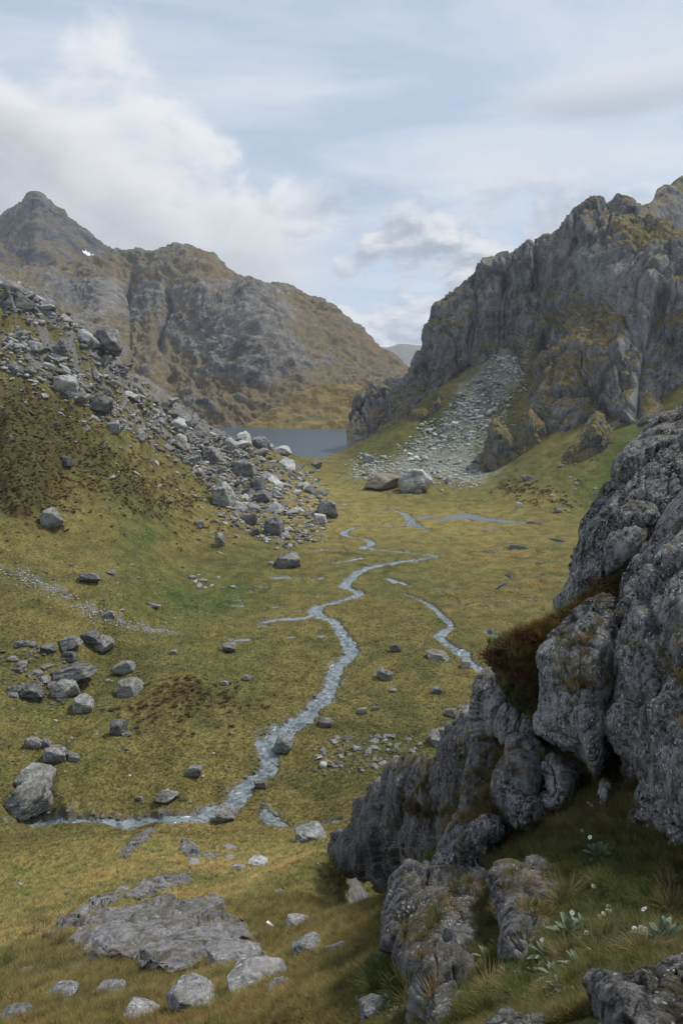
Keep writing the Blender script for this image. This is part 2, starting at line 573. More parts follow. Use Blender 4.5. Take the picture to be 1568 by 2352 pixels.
def gx(px, Y, z):
    GP.append(np.array([(px - 784) / F_ * Y / cp * 1.0, Y, z]))


for a in ((784, 1175, 0), (900, 1250, 0), (1100, 1250, 0), (1250, 1205, .3), (850, 1350, 0), (1100, 1400, 0), (950, 1500, 0), (700, 1350, 0), (620, 1420, .2),
          (1000, 1180, 0), (870, 1160, 0), (560, 1500, .6), (700, 1600, -1), (850, 1650, -1), (1000, 1650, -.3), (640, 1700, -2), (600, 1800, -3), (500, 1868, -4),
          (300, 1890, -4), (100, 1895, -4), (-150, 1898, -4), (700, 1895, -3), (800, 1800, -1.2), (900, 1750, 0), (1250, 1350, .5), (1200, 1500, .3), (1100, 1560, 0),
          (250, 1700, 1.0), (400, 1700, -.5), (120, 1800, 0), (350, 1560, 3.5), (420, 1450, 3), (430, 1800, -2), (560, 1330, 1), (640, 1275, 1), (730, 1232, .3),
          (1010, 1130, 1.0), (1150, 1162, 1), (1345, 1235, 1.5), (850, 1100, .5), (930, 1120, 1.5), (770, 1110, -1), (720, 1055, -2.5), (800, 1050, -1.5),
          (640, 1000, -14), (750, 1005, -14), (560, 985, -14), (800, 985, -14), (690, 1035, -10), (870, 1060, 1), (1000, 1080, 4), (1100, 1052, 11), (1110, 1105, 5),
          (-120, 1700, 8), (-150, 1800, 2), (760, 1062, -1.2), (738, 1072, -.6), (790, 1066, -.2), (700, 1054, -2.2), (815, 1050, .5), (780, 1085, -.3)):
    gz(*a)
PROF = {0: ((1800, 119), (1700, 131), (1600, 145), (1500, 162), (1400, 182), (1300, 205), (1200, 228), (1100, 258), (1000, 285), (900, 308), (800, 328), (700, 346), (640, 358)),
        125: ((1600, 152), (1400, 184), (1300, 213), (1200, 243), (1100, 279), (1000, 309), (900, 335), (800, 355), (705, 372)),
        250: ((1500, 178), (1400, 190), (1300, 222), (1200, 258), (1100, 300), (1000, 335), (900, 365), (806, 385)),
        350: ((1400, 208), (1300, 240), (1200, 285), (1100, 335), (1000, 382), (890, 425)),
        450: ((1300, 268), (1200, 315), (1100, 370), (1010, 425), (965, 455)),
        530: ((1250, 300), (1150, 366), (1070, 440), (1020, 490)),
        600: ((1200, 340), (1110, 420), (1036, 515)),
        690: ((1150, 398), (1066, 530)), 745: ((1078, 560),)}
for px, rows in PROF.items():
    for py, Y in rows:
        gy(px, py, Y)
    p = at(px, *rows[-1])
    if px < 700:
        d = max(p[2] - 6, 4)
        GP.append(np.array([p[0] * 1.09, p[1] * 1.09, p[2] - 0.28 * d]))
        GP.append(np.array([p[0] * 1.32, p[1] * 1.32, p[2] - 0.95 * d - 10]))
for py, Y in PROF[0][::2]:
    p = at(0, py, Y)
    GP.append(np.array([p[0] * 1.5, p[1], p[2] + 0.10 * (p[2] + 12)]))
p = at(0, 640, 358)
GP.append(np.array([p[0] * 1.5, p[1], p[2] + 18])); GP.append(np.array([p[0] * 1.9, p[1] * 1.32, p[2] - 70]))
# right-hand apron and talus cone
for a in ((1200, 1100, 440), (1250, 1050, 470), (1300, 1000, 490), (1400, 1000, 460), (1400, 1100, 410), (1400, 1180, 376), (1500, 950, 480), (1568, 900, 480),
          (1568, 1050, 420), (1568, 1200, 362), (1480, 1100, 400), (1700, 1000, 430), (1700, 1200, 345), (1050, 980, 620), (1150, 900, 650), (1165, 818, 672), (1000, 1000, 628),
          (1100, 985, 606), (880, 990, 690), (950, 935, 690), (1010, 885, 688), (1090, 838, 684), (1180, 990, 560), (1220, 930, 590), (1260, 900, 600), (820, 1012, 690), (1115, 1060, 540)):
    gy(*a)
for a in ((1300, 800, 70), (1100, 800, 70), (1500, 650, 70), (1700, 550, 90), (900, 780, 5), (840, 760, -30), (1450, 560, 66), (1300, 680, 66), (1000, 760, 30), (940, 745, 20)):
    gx(*a)
for a in ((640, 1200, -30), (300, 1200, -30), (0, 900, -40), (900, 1200, 0), (1200, 1200, 60), (-200, 1200, -30)):
    gx(*a)
# steep grassy foreground falling away from the camera
for a in ((350, 2345, 15.5), (350, 2200, 23), (350, 2120, 30), (350, 2050, 41), (350, 2000, 52), (350, 1960, 66), (350, 1918, 84), (300, 1935, 80), (420, 1925, 84),
          (50, 2335, 17), (50, 2200, 27), (50, 2050, 52), (50, 1960, 80), (50, 1915, 103), (200, 2000, 58), (200, 1930, 90), (500, 1960, 72), (560, 1915, 98), (500, 2050, 42),
          (650, 2345, 12), (650, 2200, 20), (650, 2100, 30), (650, 2000, 52), (650, 1945, 82), (800, 2345, 9.5), (850, 2200, 15), (850, 2080, 25), (800, 1990, 43), (730, 1965, 70),
          (-150, 2300, 20), (-150, 2100, 44), (-150, 1950, 88), (760, 1925, 90),
          (960, 2340, 7.2), (1200, 2200, 7.0), (1200, 2000, 10.5), (1350, 2000, 9.3), (1300, 2120, 7.4), (1450, 2180, 5.6), (1200, 2330, 4.9), (1500, 2330, 3.6), (1568, 2050, 7.6),
          (1700, 2050, 7.0), (1700, 2300, 3.4), (1000, 2060, 14), (1080, 1940, 16), (1280, 1880, 12), (1400, 1860, 11)):
    gy(*a)
for a in ((1000, 30, 52), (1000, 60, 27), (1000, 95, 6), (1200, 25, 58), (1200, 45, 36), (1200, 90, 8), (1400, 25, 62), (1400, 60, 30), (1400, 120, 6), (1700, 25, 66), (1700, 60, 40),
          (1700, 120, 16), (1700, 220, 10), (1500, 200, 4), (1300, 160, 1), (880, 40, 40), (880, 70, 18)):
    gx(*a)
for px in (-150, 100, 350, 600):
    for Y_, z_ in ((1.9, 77.3), (4.5, 74.0), (8, 69.7), (11, 66.2)):
        gx(px, Y_, z_)
for a in ((800, 1.9, 77.3), (800, 4.5, 74.2), (800, 7, 71.3), (1000, 1.9, 77.3), (1000, 4.5, 74.4), (1250, 1.9, 77.4), (1250, 3.2, 76.0), (1500, 1.8, 77.6), (1750, 1.7, 77.8)):
    gx(*a)
GP = np.array(GP)


def uv_of(x, y):
    r = np.hypot(x, y)
    return np.arctan2(x, y) * 2.2, np.log(np.maximum(r, 0.5))


def tps_fit(x, y, z, lam=2e-4):
    u, v = uv_of(x, y); n = len(u)
    r = np.hypot(u[:, None] - u[None], v[:, None] - v[None])
    K = np.where(r > 0, r * r * np.log(r + 1e-12), 0) + lam * np.eye(n)
    Pm = np.stack([np.ones(n), u, v], 1)
    A = np.block([[K, Pm], [Pm.T, np.zeros((3, 3))]])
    w = np.linalg.solve(A, np.concatenate([z, np.zeros(3)]))
    return u, v, w


TU, TV, TW = tps_fit(GP[:, 0], GP[:, 1], GP[:, 2])


def base_z(x, y):
    u, v = uv_of(x, y)
    sh = u.shape
    u = u.ravel(); v = v.ravel()
    out = np.empty(len(u))
    for i in range(0, len(u), 60000):
        s = slice(i, i + 60000)
        r2 = (u[s, None] - TU[None]) ** 2 + (v[s, None] - TV[None]) ** 2
        out[s] = (0.5 * r2 * np.log(r2 + 1e-12)) @ TW[:-3] + TW[-3] + TW[-2] * u[s] + TW[-1] * v[s]
    return out.reshape(sh)


NTH = 640
TH = np.linspace(R(-37), R(37), NTH)
RR = [1.8]
while RR[-1] < 1250:
    r = RR[-1]
    k = 0.013 if r < 12 else 0.0078 if r < 60 else 0.0047 if r < 330 else 0.0070 if r < 700 else 0.014
    RR.append(r * (1 + k))
RR = np.array(RR); NR = len(RR)
GXX = RR[:, None] * np.sin(TH)[None]; GYY = RR[:, None] * np.cos(TH)[None]
# coarse solve, then refined bilinearly: the survey surface is smooth
cr = np.linspace(0, NR - 1, 420); ct = np.linspace(0, NTH - 1, 200)
rc_ = np.interp(cr, np.arange(NR), RR); tc_ = np.interp(ct, np.arange(NTH), TH)
Zc = base_z(rc_[:, None] * np.sin(tc_)[None], rc_[:, None] * np.cos(tc_)[None])
Z0 = catmull(catmull(Zc, np.interp(np.arange(NR), cr, np.arange(420))).T.copy(), np.interp(np.arange(NTH), ct, np.arange(200))).T.copy()

# masks (soft regions of the real place)
PXg, PYg = proj(np.stack([GXX, GYY, Z0], -1))


def blob(cx, cy, rx, ry, rot=0.0, p=2.0):
    c, s = math.cos(R(rot)), math.sin(R(rot))
    x = (PXg - cx) * c + (PYg - cy) * s; y = -(PXg - cx) * s + (PYg - cy) * c
    return np.exp(-((np.abs(x) / rx) ** p + (np.abs(y) / ry) ** p))


gr_y, gr_x = np.gradient(Z0, axis=0) / np.gradient(RR)[:, None], np.gradient(Z0, axis=1) / (RR[:, None] * (TH[1] - TH[0]))
SLOPE = np.hypot(gr_y, gr_x)
FLAT = 1 - sstep(SLOPE, 0.05, 0.25)
NEAR = 1 - sstep(RR[:, None], 70, 110) + 0 * SLOPE
nA = fbm2(GXX / 34, GYY / 34, 5)
nB = fbm2(GXX / 9 + 40, GYY / 9, 5)
nC = fbm2(GXX / 2.2, GYY / 2.2 + 9, 4)
nD = fbm2(GXX / 0.75, GYY / 0.75, 3)
hill = (1 - FLAT)
Z = Z0 + hill * (1 - NEAR) * (nA * 2.6 + nB * 1.3) + nB * (0.22 * FLAT + 0.30 * NEAR) + nC * (0.16 + 0.14 * hill) + nD * 0.09
# rocky ribs on the upper left slope, and its skyline
UPL = sstep(PXg, 780, 500) * sstep(PYg, 1330, 1080) * (RR[:, None] > 140) * (RR[:, None] < 640)
rid = 1 - 2 * np.abs(fbm2((GXX * .86 + GYY * .5) / 26, (GYY * .86 - GXX * .5) / 11, 5))
crest = sum(blob(a, b, 70, 55) for a, b in ((30, 665), (110, 720), (210, 790), (300, 860), (390, 935), (470, 985), (560, 1015), (640, 1030)))
crest = np.clip(crest, 0, 1) * UPL
Z += UPL * (rid * 1.5 + crest * (rid * 3.0 + nB * 3.0 + 1.2 * nC))
# heath-covered bluff on the left
bl = blob(60, 1075, 75, 120) * (RR[:, None] > 150) * (RR[:, None] < 420)
Z += bl * 6.0 + sstep(bl + .35 * nB, 0.25, 0.55) * (2.5 + nB * 3.0 + nC)
# knoll slabs in the foreground
kn = 0.0 * np.clip(blob(390, 2120, 190, 62, -6) + blob(330, 2100, 150, 34, -33) + blob(430, 2010, 70, 22, -8) + blob(470, 2190, 90, 60), 0, 1) * NEAR
Z += kn * 0.5
# flat bog on the right: shallow hummocks
Z += FLAT * (1 - NEAR) * 0.18 * n2(GXX / 5.5, GYY / 5.5)

wx = GXX + 14 * fbm2(GXX / 40, GYY / 40 + 5, 3); wy = GYY + 14 * fbm2(GXX / 40 + 8, GYY / 40, 3)
SCAR = sstep(np.abs(n2(wx / 34, wy / 26)), 0.055, 0.012) * FLAT * (1 - NEAR) * sstep(nA, -.25, .1)
Z = Z - .35 * SCAR + .22 * FLAT * (1 - NEAR) * np.abs(n2(wx / 11, wy / 8))
# water courses: chains of (photo x, photo y, half-width in metres)
WATER = [
    ('stream', 'main', [(862, 1165, 1.6), (902, 1170, 2), (927, 1180, 3), (943, 1192, 4.2), (947, 1202, 4.2), (971, 1213, 3), (988, 1221, 1.6)]),
    ('stream', 'main2', [(940, 1206, 2.4), (894, 1208, 2), (850, 1209, 1.8), (812, 1212, 2.2), (790, 1222, 3.2), (800, 1231, 3), (838, 1237, 2.6), (855, 1248, 3.4), (832, 1258, 3.6),
                         (866, 1261, 2.6), (915, 1266, 2.2), (955, 1270, 2), (1003, 1275, 2.4), (971, 1283, 3.4), (931, 1288, 3), (882, 1295, 3), (834, 1308, 3.2), (808, 1325, 3.6),
                         (793, 1345, 3.2), (812, 1356, 2.4), (828, 1363, 2.3), (802, 1374, 2.3), (749, 1388, 2.4), (725, 1399, 2.8), (733, 1412, 2.8), (766, 1428, 2.5), (782, 1450, 2.4),
                         (796, 1474, 2.5), (806, 1495, 2.5), (786, 1519, 2.2), (768, 1545, 2.4), (762, 1570, 2.4), (742, 1600, 2.3), (715, 1635, 2.5), (680, 1662, 2.7), (640, 1688, 2.9),
                         (612, 1706, 3.0), (616, 1735, 2.2), (618, 1765, 1.9), (585, 1790, 2.0), (556, 1812, 2.1), (538, 1838, 2.3), (490, 1864, 2.0), (425, 1880, 1.8), (325, 1889, 1.9),
                         (250, 1885, 1.7), (190, 1890, 1.5), (100, 1895, 1.6), (0, 1899, 1.6), (-120, 1902, 1.6)]),
    ('stream', 'branch', [(927, 1362, 0.7), (967, 1378, 1.1), (999, 1398, 1.4), (1019, 1418, 1.6), (1036, 1437, 1.8), (1013, 1454, 1.9), (1011, 1466, 1.9), (1035, 1482, 1.9),
                          (1062, 1499, 2.2), (1078, 1519, 1.8), (1106, 1541, 1.7), (1125, 1575, 1.7), (1100, 1610, 1.8), (1072, 1632, 2.0), (1056, 1660, 1.8), (1035, 1700, 1.4)]),
    ('stream', 'side', [(1088, 1446, 0.6), (1112, 1449, 1.0), (1138, 1461, 1.3), (1160, 1475, 1.0)]),
    ('stream', 'side2', [(604, 1858, 1.0), (620, 1872, 1.3), (636, 1888, 1.3), (665, 1902, 1.0), (710, 1900, 0.9), (770, 1886, 1.0)]),
    ('pond', 'pool', [(597, 1430, 0.8), (635, 1421, 1.9), (680, 1420, 1.9), (706, 1417, 1.1), (720, 1408, 0.7)]),
    ('pond', 'pool', [(886, 1328, 1.3), (905, 1333, 2.1), (930, 1341, 1.2), (952, 1347, 0.5)]),
    ('pond', 'pool', [(632, 1327, 2.2), (657, 1325, 2.2)]), ('pond', 'pool', [(711, 1330, 1.0), (740, 1327, 1.4)]),
    ('pond', 'pool', [(718, 1266, 1.0), (740, 1261, 1.8), (764, 1262, 0.8)]), ('pond', 'pool', [(736, 1298, 0.6), (780, 1290, 1.0), (828, 1281, 1.6)]),
    ('pond', 'pool', [(522, 1389, 1.0), (556, 1390, 1.3)]), ('pond', 'pool', [(538, 1380, 0.7), (555, 1377, 0.9)]), ('pond', 'pool', [(706, 1366, 0.7), (720, 1366, 0.7)]),
    ('pond', 'pool', [(572, 1357, 0.7), (580, 1358, 0.7)]), ('pond', 'pool', [(731, 1460, 0.7), (744, 1459, 0.8)]), ('pond', 'pool', [(952, 1424, 0.6), (962, 1423, 0.6)]),
    ('pond', 'pool', [(1003, 1197, 1.5), (1035, 1189, 5.5), (1075, 1186, 8.0), (1110, 1192, 6.0), (1160, 1197, 4.0), (1205, 1199, 2.0)]),
    ('pond', 'pool', [(1217, 1199, 4.0), (1236, 1202, 2.0)]), ('pond', 'pool', [(968, 1188, 3.6), (990, 1185, 3.4), (1008, 1187, 1.2)]),
    ('pond', 'pool', [(1165, 1258, 2.6), (1185, 1256, 4.4), (1225, 1259, 1.6)]), ('pond', 'pool', [(1255, 1236, 1.0), (1275, 1238, 2.6), (1287, 1244, 2.6)]),
    ('pond', 'pool', [(1108, 1213, 1.8), (1148, 1214, 1.6)]), ('pond', 'pool', [(1020, 1291, 1.0), (1055, 1297, 0.7)]), ('pond', 'pool', [(1161, 1318, 1.1), (1168, 1324, 1.1)]),
    ('pond', 'pool', [(1106, 1366, 0.7), (1136, 1368, 0.9)]), ('pond', 'pool', [(1140, 1352, 1.0), (1150, 1344, 0.9), (1160, 1338, 0.8)]),
    ('pond', 'pool', [(1122, 1262, 1.0), (1136, 1262, 1.0)]), ('pond', 'pool', [(704, 1118, 1.6), (728, 1112, 2.4), (752, 1114, 1.6)]), ('pond', 'pool', [(774, 1158, 1.6), (792, 1157, 1.8)]),
    ('pond', 'pool', [(756, 1055, 2.0), (778, 1056, 2.0)]), ('pond', 'pool', [(1210, 1320, 0.6), (1240, 1322, 0.8)]), ('pond', 'pool', [(520, 1945, 0.5), (535, 1948, 0.5)]),
    ('pond', 'pool', [(756, 1238, 1.0), (776, 1237, 1.0)]), ('pond', 'pool', [(905, 1222, 1.0), (925, 1220, 1.0)]), ('pond', 'pool', [(1065, 1386, 0.5), (1130, 1388, 0.6), (1190, 1386, 0.5)]),
]


_r = random.Random(5)
for _ in range(34):
    x_, y_ = _r.uniform(1000, 1290), _r.uniform(1215, 1400)
    if _r.random() < .35:
        x_, y_ = _r.uniform(520, 700), _r.uniform(1325, 1470)
    w_ = _r.uniform(6, 26)
    WATER.append(('pond', 'pool', [(x_ - w_ * .5, y_ + _r.uniform(-2, 2), _r.uniform(.4, .9)), (x_ + w_ * .5, y_ + _r.uniform(-2, 2), _r.uniform(.4, 1.0))]))


def hit(px, py, Zs=None):
    """first crossing of a sight line with the ground"""
    Zs = Z if Zs is None else Zs
    d = rays(px, py)
    th = math.atan2(d[0], d[1])
    j = (th - TH[0]) / (TH[1] - TH[0]); j0 = int(min(max(j, 0), NTH - 2)); f = j - j0
    col = Zs[:, j0] * (1 - f) + Zs[:, j0 + 1] * f
    line = CAMZ + RR * d[2] / math.hypot(d[0], d[1])
    below = np.nonzero(line <= col)[0]
    below = below[below > 0]
    if len(below) == 0:
        return None
    i = below[0]
    a, b = line[i - 1] - col[i - 1], line[i] - col[i]
    r = RR[i - 1] + (RR[i] - RR[i - 1]) * a / (a - b + 1e-9)
    return np.array([r * math.sin(th), r * math.cos(th), CAMZ + r * d[2] / math.hypot(d[0], d[1])])


def ground_z(x, y):
    r = math.hypot(x, y); th = math.atan2(x, y)
    i = np.interp(r, RR, np.arange(NR)); j = (th - TH[0]) / (TH[1] - TH[0])
    i0 = int(min(max(i, 0), NR - 2)); j0 = int(min(max(j, 0), NTH - 2)); a, b = i - i0, j - j0
    return float((Z[i0, j0] * (1 - b) + Z[i0, j0 + 1] * b) * (1 - a) + (Z[i0 + 1, j0] * (1 - b) + Z[i0 + 1, j0 + 1] * b) * a)


SD = np.full(GXX.shape, 99.0, np.float32); FID = np.full(GXX.shape, -1, np.int32)
chains = []
wob = 0.9 * fbm2(GXX / 7.0, GYY / 7.0, 3) + 0.5 * n2(GXX / 2.1, GYY / 2.1)
for k, (kind, nm, ch) in enumerate(WATER):
    pts = []
    for (px, py, w) in ch:
        h = hit(px, py, Z0)
        if h is not None:
            pts.append((h[0], h[1], w * (float(np.interp(h[1], [120, 180, 300], [1.0, .82, .62])) if kind == 'stream' else 0.9)))
    pts = np.array(pts)
    if len(pts) > 3:
        pts = catmull(pts, np.linspace(0, len(pts) - 1, (len(pts) - 1) * 4 + 1))
    chains.append(pts)
    for a, b in zip(pts[:-1], pts[1:]):
        mx = max(a[2], b[2]) + 5
        r0 = min(np.hypot(a[0], a[1]), np.hypot(b[0], b[1])) - mx; r1 = max(np.hypot(a[0], a[1]), np.hypot(b[0], b[1])) + mx
        t0 = min(math.atan2(a[0], a[1]), math.atan2(b[0], b[1])) - mx / max(r0, 5); t1 = max(math.atan2(a[0], a[1]), math.atan2(b[0], b[1])) + mx / max(r0, 5)
        i0, i1 = np.searchsorted(RR, [r0, r1]); j0, j1 = np.searchsorted(TH, [t0, t1])
        if i1 <= i0 or j1 <= j0:
            continue
        X = GXX[i0:i1, j0:j1]; Yy = GYY[i0:i1, j0:j1]
        dx_, dy_ = b[0] - a[0], b[1] - a[1]
        tt = np.clip(((X - a[0]) * dx_ + (Yy - a[1]) * dy_) / (dx_ * dx_ + dy_ * dy_ + 1e-9), 0, 1)
        wd = a[2] + (b[2] - a[2]) * tt
        d_ = np.hypot(X - a[0] - dx_ * tt, Yy - a[1] - dy_ * tt) - wd * (1 + 0.8 * wob[i0:i1, j0:j1])
        m_ = d_ < SD[i0:i1, j0:j1]
        SD[i0:i1, j0:j1] = np.where(m_, d_, SD[i0:i1, j0:j1]); FID[i0:i1, j0:j1] = np.where(m_, k, FID[i0:i1, j0:j1])
carve = sstep(SD, 0.35, -0.45)
WL = Z0 - 0.42                      # water level
Z = Z + 0.15 * sstep(SD, 3.0, 0.4) * (1 - carve)
Z = Z * (1 - carve) + (WL - 0.45 + 0.22 * nC) * carve

# ------------------------------------------------------------------ colours of the ground (plants, bare earth, stone), with the far meadow's sun patch painted in
def c3(*v):
    return np.array(v, np.float32)


def mixc(A, B, f):
    return A + (B - A) * np.clip(f, 0, 1)[..., None]


gold, olive, green, brown, straw = c3(.142, .112, .044), c3(.076, .076, .029), c3(.052, .074, .021), c3(.062, .050, .021), c3(.190, .152, .072)
mn = fbm2(GXX / 60 + 3, GYY / 60, 4)
C = mixc(np.broadcast_to(olive, GXX.shape + (3,)), gold, 0.55 + 1.2 * mn + 0.8 * nB + 0.3 * nC)
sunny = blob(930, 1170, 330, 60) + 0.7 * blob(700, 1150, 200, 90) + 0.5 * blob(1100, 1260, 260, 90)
C = mixc(C, gold * 1.5, np.clip(sunny, 0, 1) * 0.75)  # sunlight on the far meadow, put into the grass colour
gmask = (blob(470, 1370, 170, 60, -8) * 1.0 + blob(330, 1230, 60, 90, 30) * .9 + blob(1440, 1080, 150, 90, -38) * 1.3 + blob(1170, 1050, 80, 60) * .6 + blob(560, 1520, 120, 60) * .5
         + blob(120, 1640, 170, 60) * .45 + blob(900, 1095, 120, 25) * .5 + blob(1010, 1150, 150, 25) * .6 + blob(200, 1760, 250, 70) * .35 + blob(1200, 1420, 120, 40) * .4
         + blob(870, 2010, 110, 90, 40) * .6 + blob(60, 2080, 90, 60) * .7 + blob(1280, 2180, 220, 130) * .8 + blob(960, 2290, 200, 60) * .5 + blob(660, 2030, 90, 60) * .4
         + blob(860, 990, 80, 60) * .7 + blob(990, 1010, 60, 60) * .5)
C = mixc(C, green, np.clip(gmask * (0.75 + 1.3 * nB + 0.5 * nC), 0, 0.95))
C = mixc(C, green * 1.0, sstep(nB + 0.5 * nC, 0.34, 0.55) * 0.5)
# bog browns
bog = blob(1150, 1310, 190, 70) + .5 * blob(1080, 1200, 160, 20)
C = mixc(C, c3(.115, .075, .025), np.clip(bog, 0, 1) * sstep(nB + .3 * mn, -0.05, 0.35) * 0.75)
C = mixc(C, c3(.060, .062, .024), SCAR * .8)
# heath
hm = (blob(55, 1070, 95, 130) * 1.25 + blob(400, 1650, 210, 85) * .52 + blob(300, 1120, 240, 60, 30) * .38 + blob(120, 1000, 140, 60, 20) * .30 + blob(560, 1120, 120, 70, 25) * .42
      + blob(480, 1590, 160, 50) * .42 + blob(1290, 1150, 120, 30, 10) * .55 + blob(1170, 1120, 90, 30) * .5 + .36 * UPL + .12 * blob(300, 1250, 260, 120))
heath_n = nC * 0.9 + nB * 0.8
HEATH = sstep(hm + heath_n * 0.75, 0.52, 0.72) * (SD > 1)
C = mixc(C, brown, HEATH * 0.88)
# straw-dry tussock in the foreground and on the knoll
dry = blob(430, 1990, 170, 60) * .9 + blob(250, 2180, 260, 90) * .75 + blob(600, 1950, 120, 40) * .5 + blob(480, 2250, 200, 60) * .5 + .25 * NEAR
C = mixc(C, straw, np.clip(dry * (0.55 + 1.0 * nB + .5 * nC), 0, .8))
C = mixc(C, c3(.165, .105, .045), np.clip(NEAR * sstep(nB - .4 * nC, 0.22, 0.55), 0, .40))
C = mixc(C, green * 1.15, np.clip(NEAR * sstep(nB * .7 + nC * .6 + mn, 0.05, 0.40), 0, .55))
lush = (blob(1330, 2100, 260, 190) + .6 * blob(1000, 2320, 160, 60)) * (RR[:, None] < 14)
C = mixc(C, c3(.052, .064, .020), np.clip(lush * (1.0 + 1.0 * nC), 0, .88))
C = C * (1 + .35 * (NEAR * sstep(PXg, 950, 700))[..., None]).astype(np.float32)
# scree: thin grey stone cover
scree = blob(70, 1325, 110, 14, 20) + blob(230, 1405, 120, 15, 24) + blob(370, 1447, 60, 9, 8)
tal = np.clip(blob(1060, 960, 55, 140, 34, 4) + blob(1165, 840, 40, 60) + blob(960, 1060, 150, 30, -12) + blob(1090, 1080, 70, 40), 0, 1) * (RR[:, None] > 430)
talm = np.clip(tal * 1.5 - 0.45 + 1.8 * nB + 1.0 * mn, 0, 1) * tal
ROCK = np.zeros(GXX.shape, np.float32)
ROCK = np.maximum(ROCK, sstep(UPL * (0.05 + 0.42 * crest) + 0.50 * rid * UPL + 0.55 * nB, 0.66, 0.86))
ROCK = np.maximum(ROCK, sstep(kn, 0.42, 0.56))
ROCK = np.maximum(ROCK, sstep(SLOPE * NEAR * 0.3 + 0.5 * nB + .3 * nC, 0.50, 0.60) * NEAR * .9)
ROCK = np.maximum(ROCK, sstep(scree + .9 * nC + .6 * nB, 0.65, 0.95) * .6)
ROCK = np.maximum(ROCK, talm * 0.25)
C = mixc(C, c3(.19, .20, .19) * (1 + .6 * nC[..., None]), talm * .9)
rub = np.clip(blob(590, 1110, 130, 70, 30, 3) + blob(330, 960, 260, 60, 33, 3) + blob(120, 830, 170, 60, 25, 3) , 0, 1) * (RR[:, None] > 110)
Z = Z + rub * (0.9 * np.abs(nB) + .5 * nC) * (RR[:, None] > 150)
ROCK = np.maximum(ROCK, sstep(rub * .62 + .55 * nB + .45 * nC, .55, .75) * .9)
ROCK = np.maximum(ROCK, carve * 0.8)
shore = sstep(SD, 1.6, 0.3) * sstep(nC + nD, 0.05, 0.4) * np.isin(FID, (1, 2, 3, 4)) * (GYY < 190)
ROCK = np.maximum(ROCK, shore * .8)
C = mixc(C, c3(.07, .055, .028), sstep(SD, 0.5, 0.0) * (1 - carve) * 0.6)
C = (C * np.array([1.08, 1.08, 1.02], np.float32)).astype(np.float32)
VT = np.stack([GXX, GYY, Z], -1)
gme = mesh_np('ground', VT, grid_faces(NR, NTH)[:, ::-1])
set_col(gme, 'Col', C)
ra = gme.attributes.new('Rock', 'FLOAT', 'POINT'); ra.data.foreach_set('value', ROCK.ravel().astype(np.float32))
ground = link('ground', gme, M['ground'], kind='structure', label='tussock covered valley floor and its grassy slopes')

# water sheets
GF = grid_faces(NR, NTH)[:, ::-1]
near_w = (SD < 0.9)
fsel = near_w.ravel()[GF].all(1)
fid_f = FID.ravel()[GF[:, 0]]
WLf = WL.copy()
riff = sstep(nB, -0.25, 0.1) * sstep(GYY, 260, 165)
wl_txt = {'main': 'shallow stream entering the far end of the meadow', 'main2': 'long pale stream winding through the whole meadow to the boulders',
          'branch': 'narrow stream branch bending behind the dark cliff', 'side': 'short side channel beside the brown shrub ledge', 'side2': 'small stony side channel by the pinkish boulder'}
for k, (kind, nm, ch) in enumerate(WATER):
    fs = GF[fsel & (fid_f == k)]
    if len(fs) < 2:
        continue
    ids, inv = np.unique(fs, return_inverse=True)
    V = np.stack([GXX.ravel()[ids], GYY.ravel()[ids], WLf.ravel()[ids]], -1)
    if kind == 'pond':
        V[:, 2] = V[:, 2].mean() * 0.6 + V[:, 2] * 0.4
    me = mesh_np(kind, V, inv.reshape(-1, 4))
    a = me.attributes.new('Rock', 'FLOAT', 'POINT'); a.data.foreach_set('value', riff.ravel()[ids].astype(np.float32))
    link(kind, me, M['pool' if kind == 'pond' and ch[0][0] < 1015 else kind], kind='structure', label=wl_txt.get(nm, 'small still pool lying in the meadow grass'))
# lake
lx = np.linspace(-420, 260, 60); ly = np.linspace(560, 1190, 60)
LX, LY = np.meshgrid(lx, ly)
lme = mesh_np('lake', np.stack([LX, LY, np.full_like(LX, -4.0)], -1), grid_faces(60, 60))
lake = link('lake', lme, M['lake'], kind='structure', label='dark blue lake beyond the meadow')

# ------------------------------------------------------------------ mountains and cliffs (lofted through surveyed lines)
def relief_sheet(G, nr, nc, disp, name, mat, label, smooth=False, parent=None, kind='structure'):
    P = loft(G, nr, nc)
    N = sheet_normals(P)
    if N[..., 1].mean() > 0:
        N = -N
    d = disp(P, N)
    vg = None
    if isinstance(d, tuple):
        d, vg = d
    Q = P + N * d[..., None]
    me = mesh_np(name, Q, grid_faces(nr, nc), smooth=smooth)
    if vg is not None:
        N2 = sheet_normals(Q); N2 = N2 if N2[..., 1].mean() < 0 else -N2
        a_ = me.attributes.new('Veg', 'FLOAT', 'POINT'); a_.data.foreach_set('value', vg(N2[..., 2]).ravel().astype(np.float32))
    o = link(name, me, mat, parent=parent, kind=kind, label=label)
    return o, Q


# far blue hills
hx = np.linspace(700, 1150, 90)
hy = 803 - 10 * np.interp(hx, [700, 890, 925, 965, 1010, 1150], [0, 0.3, 1.2, 0.9, 0.2, 0]) + 3.0 * fbm2(hx / 18, hx * 0, 4)
G = np.stack([at(hx, np.full_like(hx, 905.), np.full_like(hx, 8200.)), at(hx, 0.5 * hy + 425, np.full_like(hx, 8700.)), at(hx, hy, np.full_like(hx, 9200.)), at(hx, hy + 20, np.full_like(hx, 9500.))])
relief_sheet(G, 60, 260, lambda P, N: 45 * fbm3(P, 1 / 700, 5, ridge=True), 'hills', M['peak'], 'faint blue hills far beyond the gap in the valley')

